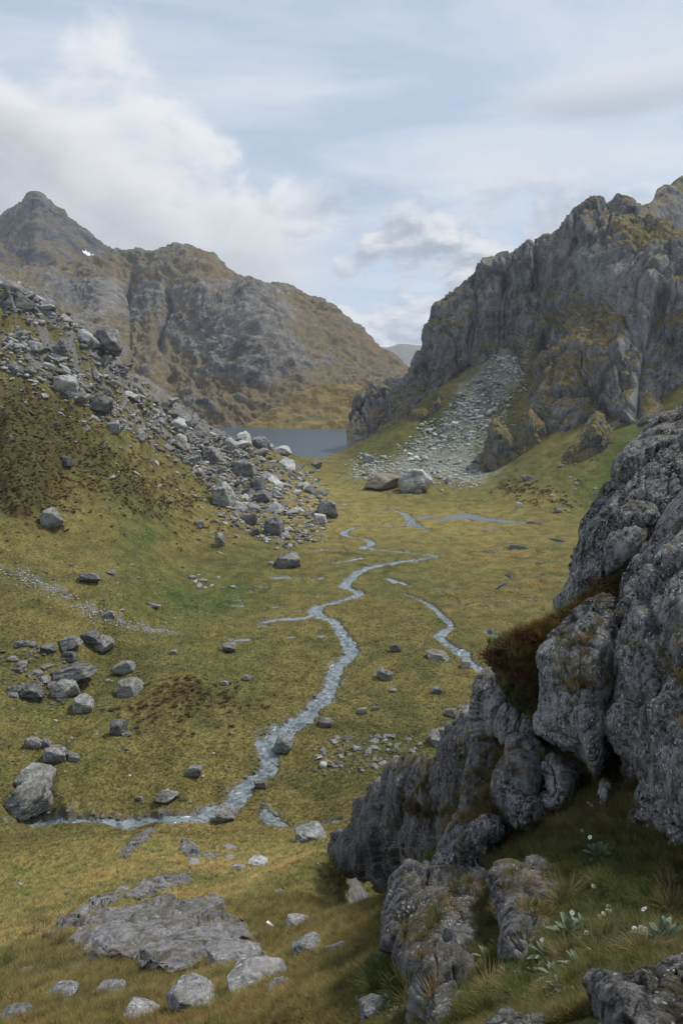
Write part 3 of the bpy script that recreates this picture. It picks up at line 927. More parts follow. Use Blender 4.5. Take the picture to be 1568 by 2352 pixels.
# cloud-capped peak behind the left range
pk = [(-260, 600, 740), (-120, 560, 730), (-40, 540, 720), (0, 520, 715), (35, 490, 715), (66, 470, 715), (85, 455, 715), (104, 470, 715), (140, 496, 715), (200, 548, 720), (255, 586, 725), (300, 603, 730), (380, 640, 740), (480, 690, 760)]
rows = []
for f, Y in ((1.35, 2050), (1.0, 2200), (0.62, 2450), (0.3, 2650), (0.1, 2760), (0.0, 2820)):
    rows.append([at(px, cy + (by - cy) * f, Y) for px, cy, by in pk])
rows.append([at(px, cy + 30, 2960) for px, cy, by in pk])
rows.append([at(px, cy + 120, 3200) for px, cy, by in pk])


def d_peak(P, N):
    w = P + 60 * np.stack([fbm3(P, 1 / 260, 3), fbm3(P + 50, 1 / 260, 3), 0 * P[..., 0]], -1)
    return 34 * (fbm3(w, 1 / 300, 6, 0.52, ridge=True, st=(1, 1, .7)) - 0.35) + 20 * fbm3(w, 1 / 60, 4, ridge=True, st=(1, 1, .6))


peak, QP = relief_sheet(np.array(rows), 190, 270, d_peak, 'mountain', M['peak'], 'dark pointed peak with its tip at the cloud')
# snow patches lying in a hollow of the peak's right flank
ppx, ppy = proj(QP)
sn = ((np.abs(ppx - 200) / 12 + np.abs(ppy - 583 - (ppx - 200) * .45) / 2.0) < 1) | ((np.abs(ppx - 222) / 13 + np.abs(ppy - 592 - (ppx - 222) * .3) / 2.4) < 1)
fsn = grid_faces(190, 270)
keep = sn.ravel()[fsn].any(1) & (fsn[:, 0] // 270 < 160)
m_snow, t_, b_ = new_mat('old_snow')
t_.l.new(t_.mix(t_.noise(t_.node('ShaderNodeNewGeometry').outputs['Position'], 0.2, 4.0), (0.72, 0.74, 0.78), (0.86, 0.87, 0.88)), b_.inputs['Base Color'])
b_.inputs['Roughness'].default_value = 0.7
if keep.sum() > 2:
    ids, inv = np.unique(fsn[keep], return_inverse=True)
    NP_ = sheet_normals(QP); NP_ = NP_ if NP_[..., 1].mean() < 0 else -NP_
    V = (QP + NP_ * 2.5).reshape(-1, 3)[ids]
    link('snow', mesh_np('snow', V, inv.reshape(-1, 4)), m_snow, kind='stuff', label='small white snow patches on the flank of the pointed peak')

# brown range behind the lake
MT = {-160: ((830, 1150), (770, 1350), (700, 1650), (630, 2000)), 0: ((840, 1150), (770, 1350), (700, 1650), (632, 2000)), 90: ((840, 1170), (765, 1400), (690, 1720), (628, 2020)),
      180: ((860, 1180), (775, 1420), (690, 1750), (612, 2020)), 240: ((890, 1160), (790, 1400), (690, 1700), (602, 2000)), 300: ((920, 1130), (820, 1400), (710, 1720), (598, 1980)),
      350: ((940, 1100), (830, 1330), (715, 1640), (594, 1940)), 400: ((965, 1080), (850, 1300), (720, 1600), (586, 1900)), 450: ((980, 1060), (865, 1240), (730, 1500), (592, 1860)),
      485: ((985, 1045), (872, 1200), (735, 1440), (604, 1830)), 512: ((987, 1036), (880, 1170), (745, 1390), (638, 1790)), 540: ((987, 1034), (885, 1150), (760, 1350), (656, 1770)),
      580: ((986, 1034), (890, 1140), (772, 1330), (664, 1740)), 640: ((985, 1036), (895, 1150), (785, 1360), (676, 1720)), 700: ((985, 1036), (900, 1160), (805, 1400), (690, 1700)),
      760: ((986, 1036), (915, 1170), (830, 1400), (718, 1650)), 810: ((988, 1030), (925, 1160), (852, 1370), (770, 1610)), 860: ((990, 1024), (930, 1140), (872, 1340), (812, 1570)),
      900: ((995, 1010), (935, 1130), (888, 1320), (842, 1530)), 930: ((995, 1010), (940, 1130), (900, 1310), (866, 1500)), 980: ((995, 1010), (945, 1120), (912, 1300), (884, 1480)), 1060: ((995, 1010), (950, 1120), (925, 1300), (905, 1480))}
rows = [[], [], [], [], [], [], []]
for px, pr in sorted(MT.items()):
    rows[0].append(at(px, pr[0][0] + 26, pr[0][1] - 45))
    for k in range(4):
        rows[k + 1].append(at(px, *pr[k]))
    rows[5].append(at(px, pr[3][0] + 22, pr[3][1] + 90)); rows[6].append(at(px, pr[3][0] + 110, pr[3][1] + 260))


def d_mount(P, N):
    w = P + 45 * np.stack([fbm3(P, 1 / 190, 3), fbm3(P + 90, 1 / 190, 3), 0.5 * fbm3(P + 20, 1 / 190, 3)], -1)
    base = fbm3(w, 1 / 230, 6, 0.5, ridge=True, st=(1, 1, .55))
    led = fbm3(P, 1 / 34, 4, 0.55, st=(.5, .5, 1.7), ridge=True)
    px, py = proj(P)
    nose = np.exp(-((px - 560 - (py - 700) * .32) / 60) ** 2) * sstep(py, 640, 720) * sstep(py, 940, 850)
    gul = np.exp(-((px - 392 + (py - 700) * .22 + 9 * np.sin(py / 17.)) / 8) ** 2) * sstep(py, 660, 700) * sstep(py, 850, 780) + np.exp(-((px - 305 + (py - 640) * .15 + 5 * np.sin(py / 13.)) / 8) ** 2) * sstep(py, 600, 640) * sstep(py, 720, 690)
    fade = sstep(py, 1010, 960)
    rough = fbm3(P, 1 / 14, 4, 0.6, ridge=True, st=(1, 1, .6))
    dip = fbm3(P @ np.array([[.8, 0, .6], [0, 1, 0], [-.6, 0, .8]]), 1 / 46, 4, 0.55, st=(.35, .6, 1.5), ridge=True)
    d = (22 * (base - .3) + 8 * led + 14 * (dip - .2) + 6 * rough) * (0.25 + .75 * fade) + 26 * nose * (0.6 + .8 * led) - 16 * gul * (1 + .8 * rough)
    b2 = lambda cx, cy, rx, ry: np.exp(-((px - cx) / rx) ** 2 - ((py - cy) / ry) ** 2)
    rk = .55 * base + .45 * led + .45 * dip + .35 * rough + .75 * nose + .4 * gul + .22 * b2(350, 720, 90, 90) + .35 * b2(180, 700, 110, 50) + .3 * b2(470, 790, 70, 60) + .3 * b2(560, 900, 90, 50) + .25 * b2(690, 860, 70, 30)
    rk = rk - .35 * b2(560, 640, 200, 22) - .3 * b2(800, 830, 160, 60) - .3 * b2(700, 940, 160, 40) - .25 * b2(440, 880, 80, 40)
    th = np.percentile(rk, 70)
    return d, (lambda nz: np.clip(.5 - (rk - th) * 1.15 + (nz - .55) * .35, 0, 1))


mountain, QM = relief_sheet(np.array(rows), 290, 450, d_mount, 'mountain', M['far'], 'broad brown rocky mountain rising behind the lake', smooth=True)

# low golden spur at the far shore
SP = [(560, 1000, 1010, 990, 1020), (600, 992, 1004, 962, 1050), (650, 990, 1000, 930, 1080), (700, 988, 1000, 903, 1110), (745, 988, 1000, 890, 1120), (790, 990, 995, 888, 1120), (830, 992, 985, 893, 1110), (880, 995, 975, 900, 1080), (940, 1000, 965, 905, 1060)]
rows = [[at(a, b + 14, c - 14) for a, b, c, d, e in SP], [at(a, b, c) for a, b, c, d, e in SP], [at(a, b * .55 + d * .45, c * .5 + e * .5) for a, b, c, d, e in SP],
        [at(a, b * .2 + d * .8, c * .18 + e * .82) for a, b, c, d, e in SP], [at(a, d, e) for a, b, c, d, e in SP], [at(a, d + 6, e + 30) for a, b, c, d, e in SP], [at(a, d + 60, e + 90) for a, b, c, d, e in SP]]
M['spur'] = rock_material('spur_rock', (0.05, 0.05, 0.05), (0.22, 0.21, 0.19), 0.05, 0.1, (1.2, 1.2, 2.0), (0.3, 0.3, 0.2), slope_veg=(0.42, 0.62, 0.03),
                          veg_a=(0.20, 0.145, 0.055), veg_b=(0.115, 0.095, 0.036), bump=0.5, stain=0.4, bumpd=0.25)
relief_sheet(np.array(rows), 120, 240, lambda P, N: 9 * fbm3(P, 1 / 60, 5, ridge=True) + 3 * fbm3(P, 1 / 14, 4) - 3, 'hill', M['spur'], 'low golden tussock spur along the far lake shore')

# high cliff range on the right: columns of (photo y, distance) from foot to crest
CL = {796: ((1014, 700), (1005, 703), (1000, 706), (996, 709), (992, 712)),
      815: ((1012, 700), (995, 706), (980, 712), (968, 718), (957, 724)),
      838: ((1002, 700), (975, 712), (950, 720), (925, 730), (904, 740)),
      870: ((992, 700), (965, 712), (940, 722), (910, 734), (888, 748)),
      905: ((968, 698), (945, 706), (920, 722), (895, 738), (877, 752)),
      935: ((948, 694), (925, 702), (905, 712), (885, 730), (868, 750)),
      962: ((930, 692), (905, 700), (880, 712), (850, 728), (822, 752)),
      990: ((905, 690), (880, 700), (850, 712), (810, 728), (775, 748)),
      1010: ((890, 688), (850, 698), (810, 706), (765, 716), (716, 740)),
      1050: ((868, 686), (820, 696), (775, 702), (725, 712), (678, 735)),
      1090: ((845, 684), (790, 694), (740, 700), (680, 710), (628, 730)),
      1130: ((826, 680), (775, 692), (715, 698), (650, 706), (592, 725)),
      1165: ((820, 674), (765, 690), (710, 697), (640, 703), (574, 722)),
      1195: ((855, 652), (780, 682), (715, 692), (640, 700), (564, 720)),
      1235: ((930, 575), (860, 600), (780, 640), (680, 690), (546, 715)),
      1275: ((985, 512), (905, 535), (810, 590), (700, 676), (528, 708)),
      1320: ((1000, 490), (915, 515), (805, 560), (690, 650), (502, 700)),
      1360: ((1000, 480), (915, 505), (800, 548), (690, 622), (486, 694)),
      1390: ((1000, 472), (915, 498), (795, 538), (672, 604), (482, 690)),
      1430: ((995, 470), (915, 494), (785, 532), (640, 580), (498, 672)),
      1475: ((985, 468), (900, 492), (765, 526), (600, 562), (528, 640)),
      1520: ((950, 496), (870, 510), (740, 526), (580, 552), (545, 610)),
      1570: ((930, 490), (850, 504), (720, 520), (562, 548), (552, 590)),
      1640: ((910, 484), (820, 498), (690, 514), (540, 540), (535, 570)), 1760: ((890, 470), (790, 486), (660, 500), (500, 525), (495, 550))}
rows = [[] for _ in range(8)]
for px, pr in sorted(CL.items()):
    dn_ = float(np.interp(px, [930, 990, 1250, 1400], [0, 14, 14, 0]))
    pr = tuple((a_ + dn_ * k_ / 4, b_2) for k_, (a_, b_2) in enumerate(pr))
    rows[0].append(at(px, pr[0][0] + 30, pr[0][1] - 8))
    for k in range(5):
        rows[k + 1].append(at(px, *pr[k]))
    p = at(px, *pr[4])
    dn = 6 if px < 1420 else -14
    rows[6].append(p + np.array([12, 40, -dn])); rows[7].append(p + np.array([30, 130, -60 if px < 1420 else -30]))


def d_cliff(P, N):
    w = P + 9 * np.stack([fbm3(P, 1 / 45, 3), fbm3(P + 31, 1 / 45, 3), 0 * P[..., 0]], -1)
    fl = fbm3(w, 1 / 46, 5, 0.55, ridge=True, st=(1, .6, .20))
    wk, ck = facets(w.reshape(-1, 3), 1 / 30, (1, .7, .15), 3)
    wk = wk.reshape(fl.shape); ck = ck.reshape(fl.shape)
    ledge = fbm3(P, 1 / 34, 4, 0.5, st=(.3, .3, 1.1))
    px, py = proj(P)
    foot = sstep(py, 1040, 985) * sstep(px, 790, 830)
    # the big recess above the talus
    rec = np.exp(-((px - 1165 - (py - 700) * -.05) / 26) ** 2) * sstep(py, 590, 660)
    rib = np.exp(-((px - 1455 + (py - 740) * .42) / 16) ** 2) * sstep(py, 560, 620)
    gl = np.exp(-((px - 1505 + (py - 740) * .20) / 14) ** 2) * sstep(py, 600, 680)
    b2 = lambda cx, cy, rx, ry, rot=0: np.exp(-(((px - cx) * math.cos(R(rot)) + (py - cy) * math.sin(R(rot))) / rx) ** 2 - ((-(px - cx) * math.sin(R(rot)) + (py - cy) * math.cos(R(rot))) / ry) ** 2)
    gold_ = (b2(1320, 725, 90, 35, -18) * .55 + b2(1500, 530, 90, 40) * .55 + b2(1400, 770, 60, 40) * .35 + b2(1270, 850, 70, 70) * .38 + b2(1120, 735, 40, 40, 50) * .35 + b2(1040, 760, 40, 20, -40) * .3
             + b2(880, 960, 60, 40) * .3 + b2(1270, 610, 20, 60) * .25 + b2(1380, 860, 90, 70) * .38 + b2(1530, 700, 40, 120) * .2 - b2(1150, 680, 60, 80) * .35 - b2(1290, 590, 120, 60) * .25)
    vfun = lambda nz: np.clip(nz * 1.15 - .17 + gold_ + .45 * ledge - .18 * fl, 0, 1)
    wk2, ck2 = facets(w.reshape(-1, 3), 1 / 9, (1, .7, .16), 14)
    wk2 = wk2.reshape(fl.shape); ck2 = ck2.reshape(fl.shape)
    dd_ = (14 * (fl - .3) + 5.5 * wk - 4.0 * ck + 2.0 * wk2 - 1.6 * ck2 + 9 * ledge + 2.0 * fbm3(w, 1 / 7, 3, 0.6, ridge=True, st=(1, 1, .3))) * foot - 12 * rec + 9 * rib - 11 * gl
    return dd_, vfun


cliff, QC = relief_sheet(np.array(rows), 370, 500, d_cliff, 'cliff', M['cliff'], 'tall grey fluted cliff range along the right side of the valley')

# hill shoulder behind the cliff top
SH = [(1380, 520, 760), (1430, 492, 780), (1465, 474, 800), (1490, 468, 820), (1515, 440, 860), (1545, 424, 880), (1580, 404, 900), (1650, 380, 920), (1760, 350, 930)]
rows = [[at(a, b + 170, c - 60) for a, b, c in SH], [at(a, b + 90, c - 46) for a, b, c in SH], [at(a, b + 42, c - 32) for a, b, c in SH], [at(a, b + 14, c - 14) for a, b, c in SH], [at(a, b, c) for a, b, c in SH], [at(a, b + 30, c + 50) for a, b, c in SH], [at(a, b + 120, c + 150) for a, b, c in SH]]
M['shoulder'] = rock_material('shoulder_rock', (0.05, 0.052, 0.056), (0.23, 0.225, 0.22), 0.06, 0.1, (1.5, 1.5, 1.0), (0.3, 0.3, 0.2), slope_veg=(0.55, 0.75, 0.04),
                              veg_a=(0.205, 0.145, 0.052), veg_b=(0.12, 0.10, 0.036), bump=0.5, stain=0.4, bumpd=0.3)
relief_sheet(np.array(rows), 140, 160, lambda P, N: 9 * fbm3(P, 1 / 50, 5, ridge=True) - 3, 'hill', M['shoulder'], 'golden shoulder above the cliff edge')

# bluffs standing out of the grassy apron below the cliffs: (photo x, foot y, top y, half width, distance)
def bluff(cx, fy, ty, hw, Y, label, lean=0.0):
    cols = np.linspace(-1.25, 1.25, 13)
    rr = []
    for k, (f, dy) in enumerate(((-.4, -4), (0, -1), (.3, 1), (.62, 2), (.85, 5), (1.0, 11), (1.08, 26), (.9, 46))):
        row = []
        for c in cols:
            b = max(0.0, 1 - abs(c / 1.25) ** 4) * (0.72 + .28 * math.sin(3.1 * c + cx)) + .06 * math.sin(7 * c + fy)
            y_ = fy + (ty - fy) * f * max(b, .0) + 6 * c * (1 if cx < 1200 else -1.5)
            row.append(at(cx + hw * c + 10 * f, y_, Y + dy + 9 * abs(c) ** 3))
        rr.append(row)

    def dd(P, N):
        wk, ck = facets(P.reshape(-1, 3), 1 / 8, (1, .8, .35), 9)
        L = fbm3(P, 1 / 12, 4, st=(.5, .5, 1.5))
        return 3.2 * fbm3(P, 1 / 12, 5, 0.55, ridge=True, st=(1, 1, .4)) + (1.0 * wk - 1.0 * ck).reshape(P.shape[:2]) + 2 * L - 1, (lambda nz: np.clip(nz * 1.2 + .1 + .4 * L, 0, 1))
    return relief_sheet(np.array(rr), 110, 140, dd, 'bluff', M['cliff'], label, kind='thing')


for cx, fy, ty, hw, Y, lab in ((1345, 1055, 968, 52, 440, 'dark bluff standing in the green slope under the cliffs'),
                               (1160, 1070, 965, 48, 500, 'heath-capped bluff beside the pale talus'),
                               (1215, 1015, 950, 40, 505, 'small rock step above the heath-capped bluff'),
                               (980, 985, 905, 42, 650, 'tilted dark slabs beside the top of the talus'),
                               (905, 1010, 940, 40, 668, 'tilted dark slabs above the lake outlet')):
    o, _ = bluff(cx, fy, ty, hw, Y, lab)
    o['category'] = 'rock bluff'; o['group'] = 'bluffs under the cliff range'

# ------------------------------------------------------------------ the dark cliff beside the camera: solid rock masses
def outline_rock(name, pts, center, Yfn, thick, nphi, nrad, disp, mat, label=None, parent=None, kind=None, blunt=0.55, cat=None, group=None):
    pts = np.array(pts, float); cx, cy = center
    a = np.concatenate([pts, pts[:1]])
    # densify and round the outline
    t = np.linspace(0, len(pts), len(pts) * 40, endpoint=False)
    pp = np.concatenate([pts[-1:], pts, pts[:2]])
    dense = catmull(pp, t + 1.0)
    lin = pts[np.floor(t).astype(int)] * (1 - (t % 1))[:, None] + a[np.floor(t).astype(int) + 1] * (t % 1)[:, None]
    dense = 0.5 * dense + 0.5 * lin
    ang = np.arctan2(dense[:, 1] - cy, dense[:, 0] - cx); rad = np.hypot(dense[:, 1] - cy, dense[:, 0] - cx)
    phi = np.linspace(-math.pi, math.pi, nphi, endpoint=False)
    # radius by angle: nearest samples of the outline
    o = np.argsort(ang); rr_ = np.interp(phi, ang[o], rad[o], period=2 * math.pi)
    nb = nrad // 4
    psi = np.concatenate([np.linspace(-1, 0, nb, endpoint=False), np.linspace(0, 1, nrad - nb)])
    s = np.sin(psi * math.pi / 2); rho = np.clip(1 - np.abs(psi), 0, 1)
    rho = np.where(psi < 0, np.sin(np.clip(1 + psi, 0, 1) * math.pi / 2), rho ** 0.9)
    dep = np.where(psi < 0, -psi * 1.0, -((1 - rho ** 2.6) ** blunt)) * thick
    PX = cx + rho[:, None] * rr_[None] * np.cos(phi)[None]; PY = cy + rho[:, None] * rr_[None] * np.sin(phi)[None]
    P = at(PX, PY, Yfn(PX, PY) + dep[:, None])
    N = sheet_normals(np.concatenate([P, P[:, :1]], 1))[:, :-1]
    vdir = P - np.array([0, 0, CAMZ])
    front = psi > 0.3
    if (N[front] * vdir[front]).sum() > 0:
        N = -N
    cen = (rho < .35) & (psi > 0)
    nm = N[(rho > .15) & cen].reshape(-1, 3).mean(0); nm /= np.linalg.norm(nm)
    wq = sstep(rho, .06, .34)[:, None, None]
    N = np.where((psi > 0)[:, None, None], N * wq + nm * (1 - wq), N)
    N[0] = -nm; N /= np.linalg.norm(N, axis=-1, keepdims=True) + 1e-9
    D = disp(P)
    D[-1] = D[-1].mean(); D[0] = D[0].mean()
    Q = P + N * D[..., None]
    Q[-1] = Q[-1].mean(0); Q[0] = Q[0].mean(0)
    me = mesh_np(name, Q, grid_faces(nrad, nphi, wrap=True), smooth=False)
    ob = link(name, me, mat, parent=parent, label=label, kind=kind, cat=cat, group=group)
    return ob, Q, N


def lin_y(x0, y0, Y0, kx, ky):
    return lambda PX, PY: np.maximum(Y0 + (PX - x0) * kx + (PY - y0) * ky, 2.0)


def d_near(big=0.35, fac=0.15, cell=1.1, st=(1, 1, .55), seed=1, fine=0.05, cr=0.16):
    RT = np.array(Matrix.Rotation(.45, 3, 'Y') @ Matrix.Rotation(-.35, 3, 'X'))

    def f(P):
        w = P @ RT + 0.18 * cell * np.stack([fbm3(P, 1 / cell, 3), fbm3(P + 7, 1 / cell, 3), fbm3(P + 3, 1 / cell, 3)], -1)
        wk, ck = facets(w, .8 / cell, st, seed)
        wk2, ck2 = facets(w + 5, 2.2 / cell, st, seed + 5)
        wk3, ck3 = facets(w + 9, 6.0 / cell, st, seed + 8)
        return (big * .9 * fbm3(P, 1 / (cell * 2.2), 3) + 1.2 * fac * wk - 1.2 * cr * ck ** 2 + 0.45 * fac * wk2 - 0.45 * cr * ck2 ** 2 + .12 * fac * wk3 - .06 * cr * ck3
                + fine * .7 * fbm3(w, 4.0, 4, 0.6, ridge=True, st=(1.6, 1.6, .5)))
    return f


near_cliff = link('crag', None, None, label='dark lichen-speckled schist crag rising beside the viewpoint', cat='crag')
CRAG = {}
CRAG['top'] = outline_rock('buttress', [(1900, 700), (1640, 868), (1568, 925), (1503, 962), (1455, 1020), (1430, 1050), (1378, 1150), (1338, 1215), (1312, 1290), (1297, 1340), (1300, 1388), (1335, 1400),
                                        (1390, 1360), (1450, 1300), (1520, 1270), (1700, 1250), (1950, 1100)], (1520, 1150), lin_y(1450, 1200, 19.5, -.004, -.010), 2.6, 250, 150,
                           d_near(.45, .20, 1.3, (1, 1, .5), 1, .055, .2), M['near'], parent=near_cliff)
outline_rock('buttress', [(1760, 1000), (1740, 820), (1900, 600), (2200, 400), (2600, 350), (2900, 700), (2900, 1600), (2300, 2000), (1800, 1900), (1740, 1400)], (2250, 1100), lin_y(1800, 1200, 15.5, -.0030, -.0040), 4.0, 160, 80,  # unseen mass beyond the frame, added to shade the foreground
             d_near(.6, .25, 1.6, (1, 1, .5), 8, .06, .2), M['near'], parent=near_cliff)
CRAG['right'] = outline_rock('buttress', [(1950, 900), (1640, 1085), (1568, 1135), (1512, 1200), (1470, 1280), (1440, 1350), (1425, 1430), (1402, 1490), (1397, 1560), (1402, 1640), (1397, 1685), (1436, 1740),
                                          (1442, 1800), (1424, 1850), (1426, 1900), (1480, 1946), (1545, 1990), (1650, 2040), (1950, 2000)], (1570, 1560), lin_y(1500, 1500, 13.6, -.006, -.0072), 2.6, 310, 200,
                             d_near(.40, .17, 1.0, (1, 1, .6), 2, .05, .18), M['near'], parent=near_cliff)
CRAG['mid'] = outline_rock('buttress', [(1389, 1352), (1330, 1395), (1280, 1440), (1229, 1493), (1234, 1548), (1239, 1598), (1244, 1673), (1284, 1708), (1339, 1735), (1369, 1795), (1385, 1770), (1396, 1733), (1391, 1648),
                                        (1396, 1573), (1411, 1498), (1430, 1428), (1436, 1380)], (1325, 1570), lin_y(1320, 1570, 14.2, -.004, -.0080), 1.5, 250, 140,
                           d_near(.25, .13, .8, (1, 1, .6), 3, .045, .13), M['near'], parent=near_cliff)
CRAG['left'] = outline_rock('buttress', [(1149, 1531), (1112, 1556), (1091, 1592), (1095, 1640), (1107, 1700), (1144, 1742), (1205, 1725), (1255, 1690), (1245, 1630), (1216, 1580), (1180, 1545)], (1165, 1640),
                            lin_y(1160, 1630, 16.8, -.004, -.0080), 1.3, 220, 120, d_near(.22, .13, .8, (1, 1, .6), 4, .045, .12), M['near'], parent=near_cliff)


def d_rib(P):
    w = P + 0.5 * np.stack([fbm3(P, 1 / 2.5, 3), fbm3(P + 7, 1 / 2.5, 3), 0 * P[..., 0]], -1)
    wk, ck = facets(w, 1 / 1.7, (1, 1, .22), 11)
    return 0.9 * fbm3(w, 1 / 3.0, 4, 0.55, ridge=True, st=(1, 1, .2)) + .30 * wk - .3 * ck + .12 * fbm3(w, 1.6, 4, 0.6, ridge=True, st=(1, 1, .3)) - .3


CRAG['rib'] = outline_rock('fluted_rib', [(1100, 1660), (1066, 1692), (1009, 1736), (949, 1760), (905, 1782), (859, 1812), (829, 1846), (799, 1905), (760, 1960), (790, 1990), (850, 2020), (900, 2035), (955, 2030), (1024, 1985),
                                           (1090, 1950), (1185, 1890), (1215, 1790), (1160, 1690)], (985, 1860), lin_y(985, 1860, 29, -.072, -.012), 3.0, 280, 140, d_rib, M['rib'], parent=near_cliff)
CRAG['rib2'] = outline_rock('fluted_rib', [(1085, 1692), (1180, 1705), (1255, 1700), (1325, 1745), (1318, 1800), (1300, 1858), (1245, 1895), (1190, 1925), (1105, 1968), (1020, 1992), (1000, 1960), (1060, 1850)], (1165, 1840), lin_y(1165, 1840, 14.6, -.004, -.0115), .9, 220, 120,
             d_near(.12, .16, 1.2, (1.5, 1.5, .25), 44, .045, .18), M['rib'], parent=near_cliff, blunt=.4)
for k, (pl_, ce, yf, th_) in enumerate((
        ([(1154, 1790), (1165, 1780), (1200, 1800), (1215, 1840), (1232, 1845), (1236, 1880), (1215, 1890), (1180, 1875), (1160, 1840)], (1195, 1838), lin_y(1195, 1838, 13.6, 0, -.010), 1.1),
        ([(1239, 1770), (1262, 1745), (1292, 1752), (1330, 1775), (1322, 1810), (1296, 1852), (1262, 1848), (1245, 1815)], (1282, 1800), lin_y(1280, 1800, 13.6, 0, -.010), 1.2),
        ([(1075, 1860), (1095, 1838), (1110, 1850), (1105, 1880), (1090, 1900), (1076, 1888)], (1092, 1868), lin_y(1090, 1868, 14.6, 0, -.008), .8),
        ([(1086, 1898), (1110, 1872), (1150, 1880), (1166, 1908), (1150, 1930), (1110, 1935), (1090, 1925)], (1125, 1904), lin_y(1125, 1904, 13.6, 0, -.008), .9),
        ([(1020, 1930), (1050, 1905), (1085, 1925), (1075, 1958), (1040, 1972), (1022, 1960)], (1050, 1938), lin_y(1050, 1938, 14.4, 0, -.008), .8),
        ([(1172, 1690), (1215, 1690), (1245, 1720), (1240, 1765), (1200, 1780), (1168, 1750)], (1205, 1735), lin_y(1205, 1735, 14.8, 0, -.008), .8),
        ([(1010, 1960), (1040, 1975), (1100, 1960), (1150, 1985), (1120, 2010), (1050, 2005), (1000, 1990)], (1075, 1985), lin_y(1075, 1985, 12.9, 0, -.008), .6),
        ([(1330, 1850), (1352, 1840), (1372, 1870), (1360, 1905), (1335, 1895)], (1350, 1872), lin_y(1350, 1872, 12.4, 0, -.008), .5),
        ([(1380, 1800), (1398, 1795), (1404, 1830), (1398, 1860), (1384, 1850)], (1392, 1828), lin_y(1390, 1830, 11.9, 0, -.005), .5))):
    outline_rock('rock_slab', pl_, ce, yf, th_, 90, 50, d_near(.03, .16, .9, (1.3, 1.3, .3), 20 + k, .03, .10), M['near'], parent=near_cliff, blunt=.35)
CRAG['block'] = outline_rock('lower_block', [(939, 1982), (965, 1995), (985, 2012), (1054, 1999), (1104, 2014), (1125, 2060), (1140, 2110), (1134, 2150), (1106, 2200), (1097, 2262), (1106, 2300), (1090, 2420), (985, 2420),
                                             (962, 2320), (950, 2268), (905, 2232), (880, 2175), (872, 2122), (899, 2025)], (1010, 2140), lin_y(1010, 2140, 10.6, -.004, -.0155), 1.3, 260, 160,
                             d_near(.12, .13, 1.5, (1.5, 1.5, .18), 5, .05, .13), M['rib'], parent=near_cliff)
CRAG['block2'] = outline_rock('lower_block', [(1127, 2002), (1169, 1975), (1230, 1985), (1294, 2007), (1298, 2050), (1284, 2112), (1259, 2150), (1226, 2192), (1194, 2232), (1167, 2196), (1152, 2132), (1128, 2070)], (1210, 2085),
                              lin_y(1210, 2085, 9.0, -.003, -.0150), .9, 210, 120, d_near(.09, .11, 1.3, (1.5, 1.5, .18), 6, .045, .12), M['rib'], parent=near_cliff)

# turf ledges between the rock masses
m_turf, tt_, tb_ = new_mat('ledge_turf')
tp_ = tt_.node('ShaderNodeNewGeometry').outputs['Position']
tcx = tt_.mix(tt_.smooth(tt_.noise(tp_, 1.2, 5.0, 0.65), 0.36, 0.66), (0.050, 0.056, 0.018), (0.15, 0.115, 0.045))
tt_.l.new(tcx, tb_.inputs['Base Color']); tb_.inputs['Roughness'].default_value = 1.0; tb_.inputs['Specular IOR Level'].default_value = 0.1
tt_.l.new(tt_.bump(tt_.noise(tp_, 6.0, 5.0, 0.7), 1.0, 0.12), tb_.inputs['Normal'])
d_turf = lambda P: 0.22 * fbm3(P, 1 / 1.1, 4) + 0.06 * fbm3(P, 3.0, 3)
LEDGE = {}
LEDGE['low'] = outline_rock('turf_ledge', [(1085, 1710), (1180, 1700), (1260, 1690), (1330, 1730), (1400, 1770), (1440, 1850), (1440, 1910), (1560, 1990), (1700, 2080), (1500, 2140), (1300, 2060), (1150, 2010), (1030, 2000), (960, 1990), (1010, 1930), (1060, 1830)],
                            (1240, 1880), lin_y(1240, 1880, 14.1, -.0060, -.0150), .6, 160, 80, d_turf, m_turf, parent=near_cliff)
LEDGE['shrub'] = outline_rock('turf_ledge', [(1118, 1492), (1150, 1465), (1215, 1450), (1290, 1410), (1370, 1350), (1440, 1270), (1500, 1190), (1525, 1200), (1480, 1300), (1420, 1420), (1330, 1480), (1270, 1600), (1260, 1690), (1200, 1640), (1140, 1570)],
                              (1290, 1480), lin_y(1290, 1480, 16.2, -.004, -.0070), .5, 150, 80, d_turf, m_turf, parent=near_cliff)
LEDGE['crack'] = outline_rock('turf_ledge', [(1385, 1660), (1410, 1650), (1445, 1745), (1450, 1860), (1420, 1890), (1385, 1860), (1370, 1780)], (1412, 1790), lin_y(1412, 1780, 12.4, -.002, -.004), .3, 120, 60, d_turf, m_turf, parent=near_cliff)

# rocks right at the bottom edge of the view
outline_rock('rock', [(1348, 2290), (1346, 2252), (1362, 2214), (1395, 2240), (1440, 2252), (1475, 2238), (1512, 2200), (1568, 2182), (1750, 2130), (1900, 2400), (1750, 2560), (1400, 2520), (1372, 2400)], (1570, 2330),
             lin_y(1500, 2290, 4.0, .0006, -.0030), .55, 220, 110, d_near(.06, .035, .30, (1, 1, 1), 31, .014, .03), M['near'], label='big grey lichen rock in the bottom corner under the dry tussock', cat='rock')
outline_rock('rock', [(1085, 2400), (1120, 2345), (1152, 2318), (1200, 2322), (1260, 2334), (1310, 2350), (1360, 2420), (1300, 2520), (1120, 2520)], (1210, 2420),
             lin_y(1210, 2400, 4.3, 0, -.0030), .4, 200, 110, d_near(.05, .03, .25, (1, 1, 1), 32, .014, .03), M['near'], label='pale ribbed rock top cut by the bottom edge, below the dark lower block', cat='rock')

